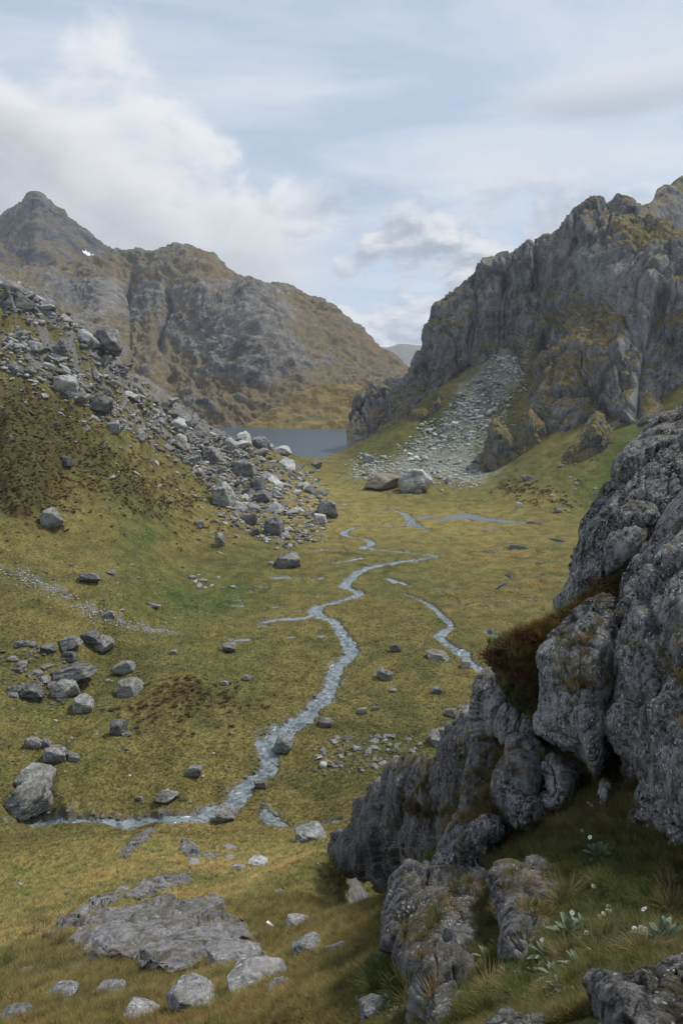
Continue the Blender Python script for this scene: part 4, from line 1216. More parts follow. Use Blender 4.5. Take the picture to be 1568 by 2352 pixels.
# ------------------------------------------------------------------ boulders
def ico(sub):
    bm = bmesh.new(); bmesh.ops.create_icosphere(bm, subdivisions=sub, radius=1.0)
    V = np.array([v.co[:] for v in bm.verts]); Fc = np.array([[v.index for v in f.verts] for f in bm.faces]); bm.free()
    return V, Fc


ICO = {k: ico(k) for k in (1, 2, 3, 4, 5)}


def block_mesh(seed, sub, dims=(1, .75, .5), planes=11, rough=0.03):
    r_ = np.random.default_rng(seed)
    V, Fc = ICO[sub]
    n = r_.normal(size=(planes, 3)); n /= np.linalg.norm(n, axis=1)[:, None]
    ax = np.array([[1, 0, 0], [-1, 0, 0], [0, 1, 0], [0, -1, 0], [0, 0, 1], [0, 0, -1]]) + r_.normal(size=(6, 3)) * 0.22
    ax /= np.linalg.norm(ax, axis=1)[:, None]
    n = np.concatenate([ax, n]); d = np.concatenate([r_.uniform(.62, .85, 6), r_.uniform(.72, 1.02, planes)])
    dn = V @ n.T
    rad = np.where(dn > 1e-3, d[None] / np.maximum(dn, 1e-3), 9)
    rs = np.sort(rad, 1)
    # slightly softened edges
    k = 70.0
    rad = -np.log(np.exp(-k * np.minimum(rad, 3)).sum(1)) / k
    P = V * rad[:, None] * np.array(dims)
    lay = np.sin(P[:, 2] * 34 / max(dims[2], .3) + 4 * n3(P[:, 0] * 2 + seed, P[:, 1] * 2, P[:, 2] * 2))
    P = P + V * (rough * (1.4 * n3(P[:, 0] * 3 + seed, P[:, 1] * 3, P[:, 2] * 3) + .8 * n3(P[:, 0] * 8, P[:, 1] * 8 + seed, P[:, 2] * 8)) + rough * .30 * lay)[:, None]
    P = P / (P[:, 0].max() - P[:, 0].min())          # unit width
    return P, Fc


def tri_mesh(name, P, Fc, smooth=False):
    return mesh_np(name, P, Fc, smooth)


DIMS = [(1, .75, .45), (1, .85, .6), (1, .65, .28), (1, .8, .75), (1, .45, .22), (1, .9, .42), (1, .7, .62), (1, .5, .36)]
BM = {}
for mk in ('boulder', 'pale', 'talus', 'slab', 'tan'):
    for sub in (3, 4, 5):
        if (mk == 'talus' and sub > 3) or (mk == 'tan' and sub != 5):
            continue
        for v in range(8 if sub < 5 else 2):
            P_, F__ = block_mesh(50 + v + 10 * sub, sub, DIMS[v], 9 + v % 4, 0.040 if sub < 5 else 0.045)
            me = tri_mesh('boulder', P_, F__, smooth=(sub >= 5))
            me.materials.append(M[mk])
            BM[mk, sub, v] = (me, float(P_[:, 2].max() - P_[:, 2].min()), float(P_[:, 2].min()))


def put_block(name, px, py, w, h=None, mk='boulder', sub=3, v=None, label=None, cat='boulder', group=None, rz=None, tilt=None, sink=0.22, p=None):
    """a block whose foot sits at photo (px, py) on the ground, w photo units wide"""
    if p is None:
        p = hit(px, py)
    if p is None:
        return None
    dist = float(np.linalg.norm(p - np.array([0, 0, CAMZ])))
    ww = w * dist / F_
    if v is None:
        v = random.randrange(2 if sub == 5 else 8)
    me, hgt, zmin = BM[mk, sub, v]
    o = bpy.data.objects.new(name, me); COL.objects.link(o)
    ww *= .80
    sx = ww * 1.02
    sz = sx if h is None else (h * .80 * dist / F_) / (hgt * 0.82)
    sz = min(sz, sx * 2.6) * (.78 if h is None else 1)
    o.scale = (sx, sx * random.uniform(.85, 1.05), sz)
    o.rotation_euler = ((random.uniform(-.28, .28), random.uniform(-.28, .28)) if tilt is None else tilt) + ((random.uniform(0, 6.28) if h is None else random.choice((0, math.pi)) + random.uniform(-.35, .35)) if rz is None else rz,)
    back = 0.32 * sx * 0.7
    dxy = np.array([p[0], p[1]]) / math.hypot(p[0], p[1])
    x, y = p[0] + dxy[0] * back, p[1] + dxy[1] * back
    z = min(ground_z(x, y), p[2] + 0.35 * sx)
    o.location = (x, y, z - zmin * sz - sink * hgt * sz)
    for k_, vv in (('label', label), ('category', cat), ('group', group)):
        if vv:
            o[k_] = vv
    return o


LANDMARKS = []


def short_name(lab):
    import re
    return re.split(r' (?:at|on|in|resting|lying|with|just|beside|alone|above|below|under|standing|where|near|high|of|between|from|forming|half|next|low|left|right|jutting|set|leaning|running|along|cut|carrying) ', lab)[0].split(',')[0]


SEEN_LABELS = {}


def plant_label(desc, x, y, marks):
    d = sorted(((mx - x) ** 2 + (my - y) ** 2, nm, mx, my) for nm, mx, my in marks)
    for dd, nm, mx, my in d[:5]:
        dx_, dy_ = x - mx, y - my
        ver = 'above' if dy_ < -abs(dx_) * .45 else 'below' if dy_ > abs(dx_) * .45 else ''
        hor = 'left' if dx_ < -abs(dy_) * .45 else 'right' if dx_ > abs(dy_) * .45 else ''
        rel = {('above', ''): 'above', ('below', ''): 'below', ('', 'left'): 'left of', ('', 'right'): 'right of', ('above', 'left'): 'up and left of', ('above', 'right'): 'up and right of',
               ('below', 'left'): 'down and left of', ('below', 'right'): 'down and right of'}[ver, hor]
        lab = f'{desc} {rel} the {nm}'
        if lab not in SEEN_LABELS and len(lab.replace('-', ' ').split()) <= 16:
            SEEN_LABELS[lab] = 1
            return lab
    return None




def auto_label(noun, x, y, w, lo, hi, mk, v, marks):
    size = 'small' if w < lo + (hi - lo) * .22 else 'large' if w > lo + (hi - lo) * .6 else 'mid-sized'
    colr = {'boulder': 'grey', 'pale': 'pale', 'talus': 'greenish', 'slab': 'lichened'}[mk]
    shp = ('blocky', 'chunky', 'flat', 'cubic', 'thin', 'broad', 'squat', 'long')[v]
    d = sorted(((mx - x) ** 2 + (my - y) ** 2, nm, mx, my) for nm, mx, my in marks)
    for k in range(min(3, len(d))):
        dd, nm, mx, my = d[k]
        dx_, dy_ = x - mx, y - my
        ver = 'above' if dy_ < -abs(dx_) * .45 else 'below' if dy_ > abs(dx_) * .45 else ''
        hor = 'left' if dx_ < -abs(dy_) * .45 else 'right' if dx_ > abs(dy_) * .45 else ''
        rel = {('above', ''): 'above', ('below', ''): 'below', ('', 'left'): 'left of', ('', 'right'): 'right of', ('above', 'left'): 'up and left of', ('above', 'right'): 'up and right of',
               ('below', 'left'): 'down and left of', ('below', 'right'): 'down and right of'}[ver, hor]
        far = 'close ' if dd < (1.2 * w + 14) ** 2 else ''
        lab = f'{size} {colr} {shp} {noun} {far}{rel} the {nm}'
        if lab not in SEEN_LABELS and len(lab.replace('-', ' ').split()) <= 16:
            SEEN_LABELS[lab] = 1
            return lab
    return None


NAMED = [  # x, foot y, width, height, material, label
    (70, 1888, 104, 76, 'boulder', 'large dark rounded boulder at the edge of the near stream'),
    (90, 1822, 94, 34, 'pale', 'flat pale slab boulder resting just behind the large dark stream boulder'),
    (128, 1752, 62, 34, 'boulder', 'greenish grey boulder with a smaller one at its side, above the pale slab'),
    (170, 1750, 32, 20, 'boulder', 'small brown boulder at the side of the greenish grey boulder'),
    (76, 1720, 44, 32, 'boulder', 'squat grey boulder beside a flatter one on the grassy fan'),
    (105, 1718, 36, 22, 'boulder', 'flatter of two grey boulders side by side on the grassy fan'),
    (272, 1688, 44, 38, 'boulder', 'square upright greenish boulder alone in the heath'),
    (292, 1694, 26, 12, 'boulder', 'low slab at the foot of the square upright boulder'),
    (447, 1787, 46, 28, 'boulder', 'blocky grey boulder alone in the grass above the stream bend'),
    (385, 1843, 62, 24, 'boulder', 'long flat slab lying in the grass by the near stream'),
    (322, 1840, 18, 18, 'boulder', 'small dark stone at the end of the long flat slab'),
    (302, 1595, 76, 42, 'boulder', 'big dark slanting slab at the end of the boulder cluster'),
    (192, 1637, 56, 42, 'boulder', 'dark boulder set lowest under the boulder cluster'),
    (170, 1573, 112, 40, 'boulder', 'broad overlapping slab in the middle of the boulder cluster'),
    (152, 1603, 70, 44, 'boulder', 'tilted wedge of rock in front of the broad overlapping slab'),
    (76, 1606, 58, 32, 'boulder', 'rough grey boulder beside the upright block in the cluster'),
    (35, 1600, 34, 38, 'boulder', 'upright greenish block at the frame end of the boulder cluster'),
    (162, 1494, 58, 30, 'boulder', 'low dark boulder above the boulder cluster'),
    (163, 1523, 42, 30, 'boulder', 'three-sided grey boulder below the low dark boulder'),
    (212, 1486, 52, 36, 'boulder', 'grey boulder leaning on a darker twin above the cluster'),
    (242, 1500, 56, 36, 'boulder', 'darker twin boulder with a steep side above the cluster'),
    (112, 1500, 34, 20, 'boulder', 'pale low stone next to the low dark boulder'),
    (290, 1547, 50, 32, 'boulder', 'grey wedge boulder between the twins and the dark slanting slab'),
    (400, 1503, 20, 16, 'boulder', 'small lone stone on the green grass below the scree stripe'),
    (528, 1499, 38, 27, 'boulder', 'pointed brown boulder on the flat meadow edge'),
    (567, 1563, 26, 14, 'boulder', 'small flat grey stone on the meadow left of the stream'),
    (516, 1575, 24, 12, 'boulder', 'small grey stone half sunk in the heath meadow'),
    (661, 1304, 68, 40, 'boulder', 'big dark layered boulder standing where the rubble slope meets the meadow'),
    (622, 1298, 16, 13, 'pale', 'white stone at the foot of the big dark layered boulder'),
    (456, 1210, 30, 24, 'pale', 'lone pale block lying on the golden slope'),
    (506, 1256, 28, 38, 'boulder', 'upright dark block below the lone pale block'),
    (630, 1229, 62, 52, 'boulder', 'wide cracked slab low on the rubble slope'),
    (575, 1206, 44, 30, 'boulder', 'dark split boulder beside the wide cracked slab'),
    (512, 1163, 68, 66, 'pale', 'large pale striped block in the middle of the rubble slope'),
    (540, 1168, 30, 24, 'pale', 'broken pale piece at the foot of the large striped block'),
    (592, 1130, 44, 38, 'boulder', 'smooth grey boulder above the striped block'),
    (600, 1152, 56, 26, 'boulder', 'long dark tilted slab under the smooth grey boulder'),
    (555, 1090, 66, 46, 'boulder', 'rough slab high in the rubble, tilted along the slope'),
    (480, 1060, 66, 38, 'boulder', 'long dark shaded slab near the top of the rubble'),
    (558, 1022, 42, 34, 'pale', 'white angular rock at the ridge end over the lake'),
    (598, 1030, 56, 34, 'pale', 'brown-topped pale rock on the ridge against the lake'),
    (648, 1046, 52, 26, 'pale', 'long pale rock on the ridge running down to the lake'),
    (725, 1076, 34, 22, 'boulder', 'dark boulder at the very end of the ridge by the lake outlet'),
    (752, 1190, 56, 52, 'boulder', 'big sloping boulder where the ridge foot meets the meadow'),
    (735, 1205, 34, 40, 'pale', 'pale upright slab next to the big sloping boulder'),
    (235, 955, 66, 50, 'boulder', 'brown-stained block jutting from the upper slope'),
    (262, 995, 40, 30, 'pale', 'pale broken rocks under the brown-stained block'),
    (150, 905, 70, 40, 'pale', 'long pale slab lying on the upper slope'),
    (135, 830, 46, 26, 'boulder', 'dark cubic block near the skyline'),
    (78, 815, 48, 24, 'pale', 'bright flat rock near the skyline'),
    (250, 820, 80, 60, 'boulder', 'broad rock slab forming the skyline edge'),
    (152, 1075, 44, 36, 'boulder', 'brown rock beside the dark heath bluff'),
    (120, 1215, 56, 50, 'boulder', 'dark rock at the foot of the heath bluff'),
    (207, 1338, 54, 22, 'boulder', 'long low dark rock above the scree stripe'),
    (255, 1320, 24, 12, 'boulder', 'small grey stone above the long low dark rock'),
    (352, 1398, 42, 14, 'boulder', 'flat dark rock at the end of the scree stripe'),
    (254, 1420, 22, 18, 'boulder', 'dark stone standing in the scree stripe'),
    (655, 1730, 60, 40, 'boulder', 'dark cubic boulder standing in the near stream'),
    (600, 1813, 38, 30, 'boulder', 'rounded boulder at the bend of the near stream'),
    (518, 1888, 60, 36, 'boulder', 'brown slab boulder on the near stream bank'),
    (748, 1670, 42, 22, 'boulder', 'flat overhanging slab on the stream bank'),
    (714, 1935, 84, 42, 'pale', 'pinkish pale boulder on the grass beside the small channel'),
    (590, 1992, 54, 24, 'pale', 'low pale rock on the slope below the pinkish boulder'),
    (909, 1498, 34, 26, 'boulder', 'pyramid-shaped boulder on the meadow between the two streams'),
    (885, 1563, 50, 26, 'boulder', 'dark flat-topped boulder on the meadow'),
    (1002, 1593, 32, 16, 'boulder', 'small dark stone alone on the meadow near the branch stream'),
    (1068, 1533, 28, 20, 'boulder', 'dark stone lying in the branch stream'),
    (1036, 1647, 34, 28, 'boulder', 'blocky stone at the end of the branch stream'),
    (1014, 1712, 78, 36, 'boulder', 'broad layered slab between the rubble heap and the crag'),
    (831, 1640, 30, 14, 'pale', 'pale rounded stone on the meadow'),
    (1002, 1514, 62, 20, 'boulder', 'low line of dark slabs by the branch stream'),
    (862, 1632, 20, 10, 'boulder', 'tiny grey stone right of the pale rounded stone'),
    (902, 1590, 20, 10, 'boulder', 'tiny flat stone below the dark flat-topped boulder'),
    (846, 1066, 36, 30, 'talus', 'huge pale green block at the foot of the talus'),
    (950, 1130, 84, 66, 'pale', 'big smooth dome of rock where talus meets meadow'),
    (880, 1124, 104, 46, 'tan', 'brown turf-covered mound of rock beside the smooth dome'),
    (925, 1134, 22, 16, 'boulder', 'dark stone in front of the smooth dome'),
    (1192, 1165, 18, 14, 'pale', 'small pale rock at the edge of the green slope'),
    (1210, 1104, 34, 14, 'boulder', 'flat rock lying on the green slope'),
    (1280, 1178, 22, 12, 'boulder', 'grey stone low on the green slope'),
    (1126, 1455, 16, 12, 'boulder', 'grey stone beside the side channel'),
    (960, 1135, 20, 12, 'boulder', 'small grey stone right of the smooth dome'),
]
for (x, y, w, h, mk, lab) in NAMED:
    put_block('boulder', x, y, w * 1.04, h * 1.05, mk if mk != 'talus' else 'pale', 5 if w > 50 else 4, label=lab, v=1 if mk == 'tan' else None)
    LANDMARKS.append((short_name(lab), x, y - h * .5))


def in_poly(x, y, poly):
    c = False; j = len(poly) - 1
    for i in range(len(poly)):
        (xi, yi), (xj, yj) = poly[i], poly[j]
        if (yi > y) != (yj > y) and x < (xj - xi) * (y - yi) / (yj - yi) + xi:
            c = not c
        j = i
    return c


def scatter(poly, n, lo, hi, power=2.0):
    xs = [p[0] for p in poly]; ys = [p[1] for p in poly]
    out = []; tries = 0
    while len(out) < n and tries < n * 60:
        tries += 1
        x, y = random.uniform(min(xs), max(xs)), random.uniform(min(ys), max(ys))
        if in_poly(x + random.gauss(0, 9), y + random.gauss(0, 6), poly):
            out.append((x, y, lo + (hi - lo) * random.random() ** power))
    return sorted(out, key=lambda a: -a[2])


ZU = [(0, 740), (100, 790), (300, 900), (440, 985), (560, 1050), (540, 1120), (420, 1060), (300, 1010), (150, 910), (0, 850)]
ZV = [(0, 840), (150, 900), (400, 1060), (500, 1200), (640, 1270), (480, 1300), (300, 1150), (150, 1010), (0, 960)]
ZL = [(400, 1000), (500, 1005), (620, 1035), (725, 1085), (765, 1180), (735, 1240), (640, 1262), (540, 1215), (470, 1110), (400, 1070)]
ZS = [(0, 650), (60, 670), (160, 730), (270, 825), (390, 935), (480, 985), (560, 1015), (540, 1040), (420, 985), (280, 880), (140, 770), (0, 720)]
ZF = [(0, 1480), (110, 1480), (200, 1560), (200, 1640), (80, 1612), (0, 1600)]
SC = [(0, 1250), (450, 1320), (480, 1500), (600, 1700), (450, 1850), (0, 1850)]
ZC = [(430, 1322), (520, 1318), (560, 1340), (540, 1356), (440, 1356)]
ZR = [(705, 1745), (760, 1690), (850, 1700), (930, 1688), (985, 1730), (900, 1770), (780, 1782), (720, 1770)]
for poly, n, lo, hi, pw, nm, mks, noun, lab, grp, dip in (
        (ZL, 150, 16, 54, 1.8, 'boulder', ('boulder', 'pale', 'pale'), 'boulder', 'grey schist boulder in the dense rubble band above the meadow', 'boulders of the rubble band', .42),
        (ZU, 150, 13, 50, 1.8, 'slope_block', ('boulder', 'pale', 'pale'), 'block', 'schist block scattered over the upper grassy slope', 'blocks on the upper slope', .5),
        (ZV, 60, 8, 26, 2.0, 'slope_stone', ('boulder', 'pale'), 'stone', 'grey stone sunk in the golden slope', 'stones sunk in the golden slope', .45),
        (ZS, 50, 20, 66, 1.3, 'ridge_rock', ('boulder', 'pale'), 'ridge rock', 'rough rock standing along the skyline ridge', 'rocks along the ridge', .55),
        (ZF, 34, 11, 36, 1.8, 'boulder', ('boulder',), 'boulder', 'grey boulder heaped in the cluster at the frame edge', 'boulders of the heaped cluster', .1),
        (ZC, 12, 12, 28, 1.2, 'boulder', ('boulder', 'pale'), 'stone', 'grey stone in the small heap at the foot of the slope', 'stones of the small heap', .2),
        (ZR, 90, 8, 30, 2.0, 'rubble_stone', ('boulder', 'boulder', 'pale'), 'rubble stone', 'broken grey stone in the rubble heap beside the stream', 'stones of the rubble heap', .1),
        (SC, 55, 6, 15, 1.6, 'fan_stone', ('boulder', 'pale'), 'stone', 'small stone dotted over the grassy fan', 'stones dotted over the fan', .1)):
    for (x, y, s) in scatter(poly, n, lo, hi, pw):
        mk = random.choice(mks); v = random.choice((0, 2, 2, 4, 5, 7, 7, 3, 1, 6))
        lb = auto_label(noun, x, y, s, lo, hi, mk, v, LANDMARKS) or lab
        big = s > 26
        put_block(nm, x, y, s, None, mk, 4 if big else 3, v=v, label=lb, cat='boulder' if nm == 'boulder' else 'stone', group=grp, sink=.46,
                  rz=random.gauss(0, .5) + random.choice((0, math.pi)) if dip > .3 else None, tilt=None if dip < .3 else (random.gauss(0, .22), random.gauss(dip, .18)))
# talus below the right-hand cliff
ZT = [(1135, 820), (1195, 815), (1205, 870), (1150, 965), (1112, 1020), (1000, 1045), (900, 1050), (940, 1010), (1040, 930), (1100, 870)]
ZT2 = [(800, 1065), (900, 1050), (1080, 1060), (1110, 1112), (985, 1118), (890, 1088), (815, 1112)]
APR = [(1180, 1110), (1330, 1020), (1420, 1090), (1340, 1190), (1200, 1170)]
for (x, y, s) in scatter(APR, 26, 6, 20, 2.0):
    v = random.randrange(8); mk = random.choice(('boulder', 'pale'))
    put_block('apron_stone', x, y, s, None, mk, 3, v=v, label=auto_label('stone', x, y, s, 6, 20, mk, v, LANDMARKS) or 'grey stone on the green slope under the cliffs', cat='stone', group='stones on the green slope', sink=.35)
TM = LANDMARKS + [('top of the talus', 1165, 822), ('middle of the talus', 1085, 930), ('cliff foot beside the talus', 1040, 880), ('lower talus', 980, 1020), ('heath-capped bluff', 1160, 1010), ('talus edge by the slabs', 1000, 985)]
for poly, n, lo, hi, lab in ((ZT, 200, 7, 24, 'pale greenish block on the long talus below the cliff'), (ZT2, 85, 8, 26, 'grey block in the spread foot of the talus')):
    for (x, y, s) in scatter(poly, n, lo, hi, 2.2):
        mk = 'talus' if poly is ZT else random.choice(('pale', 'talus', 'boulder')); v = random.randrange(8)
        lb = auto_label('talus block', x, y, s, lo, hi, mk, v, TM) or lab
        put_block('talus_block', x, y, s, None, mk, 3, v=v, label=lb, cat='rock', group='talus blocks' if poly is ZT else 'talus foot blocks', sink=.3)


# small loose stones, far too many to count: joined
def stone_stuff(name, spots, mk, label):
    V2, F2 = ICO[1]
    vs, fs = [], []
    bases = [block_mesh(300 + k, 1, DIMS[k % 8], 9, .02)[0] for k in range(10)]
    off = 0
    for (p, w) in spots:
        B = bases[random.randrange(10)]
        a = random.uniform(0, 6.28); c_, s_ = math.cos(a), math.sin(a)
        Rm = np.array([[c_, -s_, 0], [s_, c_, 0], [0, 0, 1]]) @ np.array(Matrix.Rotation(random.uniform(-.5, .5), 3, 'X'))
        vs.append((B * w) @ Rm.T + np.array(p) + np.array([0, 0, .12 * w])); fs.append(F2 + off); off += len(B)
    if not vs:
        return
    me = mesh_np(name, np.concatenate(vs), np.concatenate(fs), False)
    link(name, me, M[mk], kind='stuff', label=label)


def spots_in(poly, n, lo, hi, pw=1.8):
    out = []
    for (x, y, s) in scatter(poly, n, lo, hi, pw):
        p = hit(x, y)
        if p is not None:
            d_ = float(np.linalg.norm(p - np.array([0, 0, CAMZ])))
            out.append((p, s * d_ / F_))
    return out


ZW = [(0, 640), (160, 720), (300, 850), (480, 980), (620, 1020), (730, 1070), (780, 1180), (740, 1250), (560, 1250), (430, 1130), (250, 1000), (0, 900)]
stone_stuff('rubble', spots_in(ZL, 650, 4, 16, 2.0) + spots_in(ZU, 300, 4, 14, 2.0) + spots_in(ZS, 130, 5, 18, 1.8) + spots_in(ZF, 90, 4, 11) + spots_in(ZR, 160, 3, 9) + spots_in(ZC, 20, 4, 8) + spots_in(ZW, 500, 3, 12, 2.2), 'boulder', 'small loose stones between the boulders')
SS = [(0, 1300), (110, 1338), (200, 1392), (330, 1432), (405, 1445), (395, 1455), (320, 1450), (190, 1412), (100, 1358), (0, 1322)]
stone_stuff('pale_rubble', spots_in(ZL, 600, 4, 14, 2.2) + spots_in(ZU, 330, 4, 15, 2.0) + spots_in(ZS, 120, 5, 18) + spots_in(ZW, 400, 3, 11, 2.2), 'pale', 'small pale stones between the boulders of the slope')
stone_stuff('scree', spots_in(SS, 420, 2.5, 6), 'pale', 'thin pale scree stripe running down the grassy slope')
stone_stuff('talus_debris', spots_in(ZT, 1500, 2.5, 9, 2.2) + spots_in(ZT2, 420, 3, 10, 2.0) + spots_in([(1120, 960), (1200, 900), (1210, 840), (1230, 870), (1170, 990), (1110, 1080), (1060, 1060)], 260, 2.5, 7) + spots_in([(780, 1060), (840, 1040), (960, 1040), (1110, 1110), (1000, 1130), (800, 1115)], 260, 3, 9), 'talus', 'fine broken rock of the pale talus')
sst = []
for k in (1, 2, 4):
    pts = chains[k]
    for a in pts:
        if a[1] < 190 or k == 4:
            for _ in range(7 if a[1] < 150 else 3):
                an = random.uniform(0, 6.28); rr = a[2] * random.uniform(.55, 1.25)
                x, y = a[0] + rr * math.cos(an), a[1] + rr * math.sin(an)
                sst.append((np.array([x, y, ground_z(x, y) + .1]), random.uniform(.25, 1.0)))
stone_stuff('stream_gravel', sst, 'boulder', 'wet stones along the bed and banks of the stream')

FMARKS = [('overhang of the crag', 1420, 1900), ('corner rock', 1480, 2260), ('lower block', 1010, 2150), ('second lower block', 1215, 2090), ('fluted rib', 950, 1870), ('shrub ledge', 1250, 1440), ('middle buttress', 1320, 1580),
          ('deep cleft', 1400, 1720), ('ribbed bottom rock', 1210, 2340), ('white plank', 624, 2134), ('stone pile', 606, 2200), ('smooth slab outcrop', 370, 2145), ('small left buttress', 1165, 1640), ('pale slab under the buttress', 1282, 1800)]
stone_stuff('pebbles', spots_in([(0, 1290), (480, 1340), (620, 1500), (640, 1680), (500, 1850), (0, 1870)], 330, 2.2, 7, 2.0) + spots_in([(800, 1480), (1060, 1480), (1060, 1680), (760, 1780), (700, 1700)], 170, 2.2, 8, 2.0) + spots_in([(0, 1910), (600, 1920), (740, 1960), (700, 2150), (0, 2150)], 150, 3, 9, 2.0), 'boulder', 'scattered small stones in the grass')
# foreground rocks on the steep grass: x, foot y, w, h, label
for (x, y, w, h, lab) in (
        (442, 2322, 116, 84, 'big tilted lichen-white rock near the bottom edge'), (545, 2222, 150, 46, 'long dark slab rock jutting from the tussock'),
        (590, 2272, 160, 64, 'broad lichen-speckled rock carrying the small stone pile'), (640, 2276, 66, 30, 'flat-topped pale rock below the speckled rock'),
        (708, 2198, 90, 62, 'pointed black and white lichen rock on the grass slope'), (690, 2132, 84, 38, 'long dark rock rib above the pointed lichen rock'),
        (268, 2132, 44, 26, 'pale loose stone lying on the smooth slab'), (860, 2350, 84, 56, 'white-speckled rock beside the green daisies at the bottom'),
        (140, 2300, 120, 50, 'rough grey rock low at the bottom edge'), (60, 2240, 60, 30, 'small rock half buried in rusty tussock'),
        (250, 2290, 110, 50, 'dark rock under the rusty tussock'), (330, 2345, 130, 44, 'broken rock shelf at the bottom edge'),
        (40, 2345, 110, 60, 'pale grey rock in the bottom corner'), (345, 2060, 20, 12, 'little pale stone on the brow of the knoll'),
        (480, 1972, 42, 12, 'flat grey stone on the golden knoll'), (525, 1975, 36, 12, 'second flat grey stone on the golden knoll, nearer the pool'),
        (445, 1988, 34, 16, 'pale lichen stone on the golden knoll'), (545, 2000, 40, 20, 'weathered pink stone low on the golden knoll'),
        (160, 2062, 26, 14, 'small grey stone on the grass beside the knoll'), (48, 2036, 16, 10, 'tiny dark stone on the open grass'), (590, 2080, 40, 14, 'flat stone in the grass above the white plank'),
        (640, 2056, 22, 20, 'upright pale stone on the green slope'), (775, 2190, 60, 30, 'pale flat rock right of the pointed lichen rock')):
    FMARKS.append((short_name(lab), x, y - h * .5))
    if x < 420 and y > 2230:
        w, h = w * .72, h * .6
    o = put_block('rock', x, y, w * .95, h * .9, 'slab', 5 if w > 60 else 4, label=lab, cat='rock', sink=.30)


def plane_y(pts, off):
    A, b = [], []
    for (x, y) in pts:
        h_ = hit(x, y)
        if h_ is not None:
            A.append((x, y, 1.0)); b.append(h_[1])
    def f(PX, PY):
        gx_ = np.linspace(PX.min(), PX.max(), 26); gy_ = np.linspace(PY.min(), PY.max(), 22)
        T = np.array([[(lambda h_: h_[1] if h_ is not None else np.nan)(hit(x, y)) for x in gx_] for y in gy_])
        T = np.where(np.isnan(T), np.nanmean(T), T)
        u = (PX - gx_[0]) / (gx_[-1] - gx_[0] + 1e-9) * 25; v = (PY - gy_[0]) / (gy_[-1] - gy_[0] + 1e-9) * 21
        i = np.clip(u.astype(int), 0, 24); j = np.clip(v.astype(int), 0, 20); a = u - i; b_ = v - j
        return (T[j, i] * (1 - a) + T[j, i + 1] * a) * (1 - b_) + (T[j + 1, i] * (1 - a) + T[j + 1, i + 1] * a) * b_ - off
    return f


M['knoll'] = rock_material('smooth_slab_rock', (0.050, 0.048, 0.050), (0.27, 0.262, 0.268), 0.8, 0.35, (1.6, 1.6, 2.6), (0.5, 0.25, 0.6), moss=0.55, bump=0.8, stain=0.55, bumpd=0.12)


def d_knoll(seed):
    def f(P):
        wk, ck = facets(P + .4 * fbm3(P, .6, 2)[..., None], 1 / 2.3, (1, 1, 1.3), seed)
        return .40 * fbm3(P, 1 / 2.5, 4) + .26 * wk - .26 * ck + .09 * fbm3(P, 2.0, 4, ridge=True)
    return f


SLABS = []
for k_, (pl_, ce, th_, lab) in enumerate((
        ([(150, 2165), (200, 2120), (260, 2088), (330, 2076), (420, 2068), (510, 2062), (528, 2100), (566, 2128), (588, 2160), (500, 2185), (440, 2225), (385, 2236), (330, 2226), (270, 2195), (205, 2205)], (370, 2145), 1.1, 'broad smooth grey slab outcrop on the knoll with wet streaks'),
        ([(285, 2062), (318, 2034), (360, 2012), (432, 2006), (440, 2026), (395, 2040), (330, 2066)], (365, 2038), .8, 'pale upper slab crossed by a crack, on top of the knoll'),
        ([(98, 2156), (150, 2112), (215, 2074), (285, 2036), (298, 2044), (238, 2088), (170, 2134)], (200, 2096), .5, 'narrow slanting rock rib on the side of the knoll'),
        ([(272, 1968), (300, 1930), (345, 1902), (360, 1908), (330, 1940), (290, 1972)], (318, 1936), 1.0, 'striped rock edge at the crest of the small hump'),
        ([(415, 1930), (445, 1936), (462, 1960), (440, 1975), (420, 1955)], (440, 1953), .7, 'dark peaty rock face on the hump beside the pool'))):
    SLABS.append(pl_)
    outline_rock('slab_outcrop', pl_, ce, plane_y(pl_ + [ce], .25), th_ * 1.5, 160, 70, d_knoll(60 + k_), M['knoll'], label=lab, cat='rock outcrop')

# ------------------------------------------------------------------ small man-made things and people
m_white, t_, b_ = new_mat('weathered_white_paint')
t_.l.new(t_.mix(t_.smooth(t_.noise(t_.node('ShaderNodeTexCoord').outputs['Object'], 9.0, 5.0, 0.65), 0.35, 0.6), (0.55, 0.54, 0.52), (0.80, 0.79, 0.78)), b_.inputs['Base Color'])
b_.inputs['Roughness'].default_value = 0.6
p = hit(624, 2138)
if p is not None:
    bm = bmesh.new(); bmesh.ops.create_cube(bm, size=1.0)
    for v in bm.verts:
        v.co = Vector((v.co.x * 0.62, v.co.y * 0.17, v.co.z * 0.10))
    bmesh.ops.bevel(bm, geom=bm.edges[:], offset=0.008, segments=2, affect='EDGES')
    me = bpy.data.meshes.new('plank'); bm.to_mesh(me); bm.free()
    o = link('plank', me, m_white, label='short white plank lying in the grass', cat='plank')
    o.location = (p[0], p[1] + .1, p[2] + .14); o.rotation_euler = (R(-18), R(22), R(-28))
p = hit(606, 2207)
if p is not None:
    cr = link('cairn', None, None, label='small pile of stones on top of the speckled rock', cat='cairn')
    cr.location = (p[0], p[1] + .08, p[2] + .02)
    zz = 0.0
    for k, (w_, h_, mk) in enumerate(((.30, .12, 'boulder'), (.22, .12, 'pale'), (.13, .10, 'slab'))):
        me, hg, zm = BM[mk if mk != 'slab' else 'slab', 4, k]
        o = bpy.data.objects.new('stone', me); COL.objects.link(o); o.parent = cr
        sz = h_ / hg
        o.scale = (w_, w_, sz); o.location = ((.0, .04, -.04)[k], 0, zz - zm * sz - .01); o.rotation_euler = (.1 * k, -.1, 1.3 * k)
        zz += h_ * .92


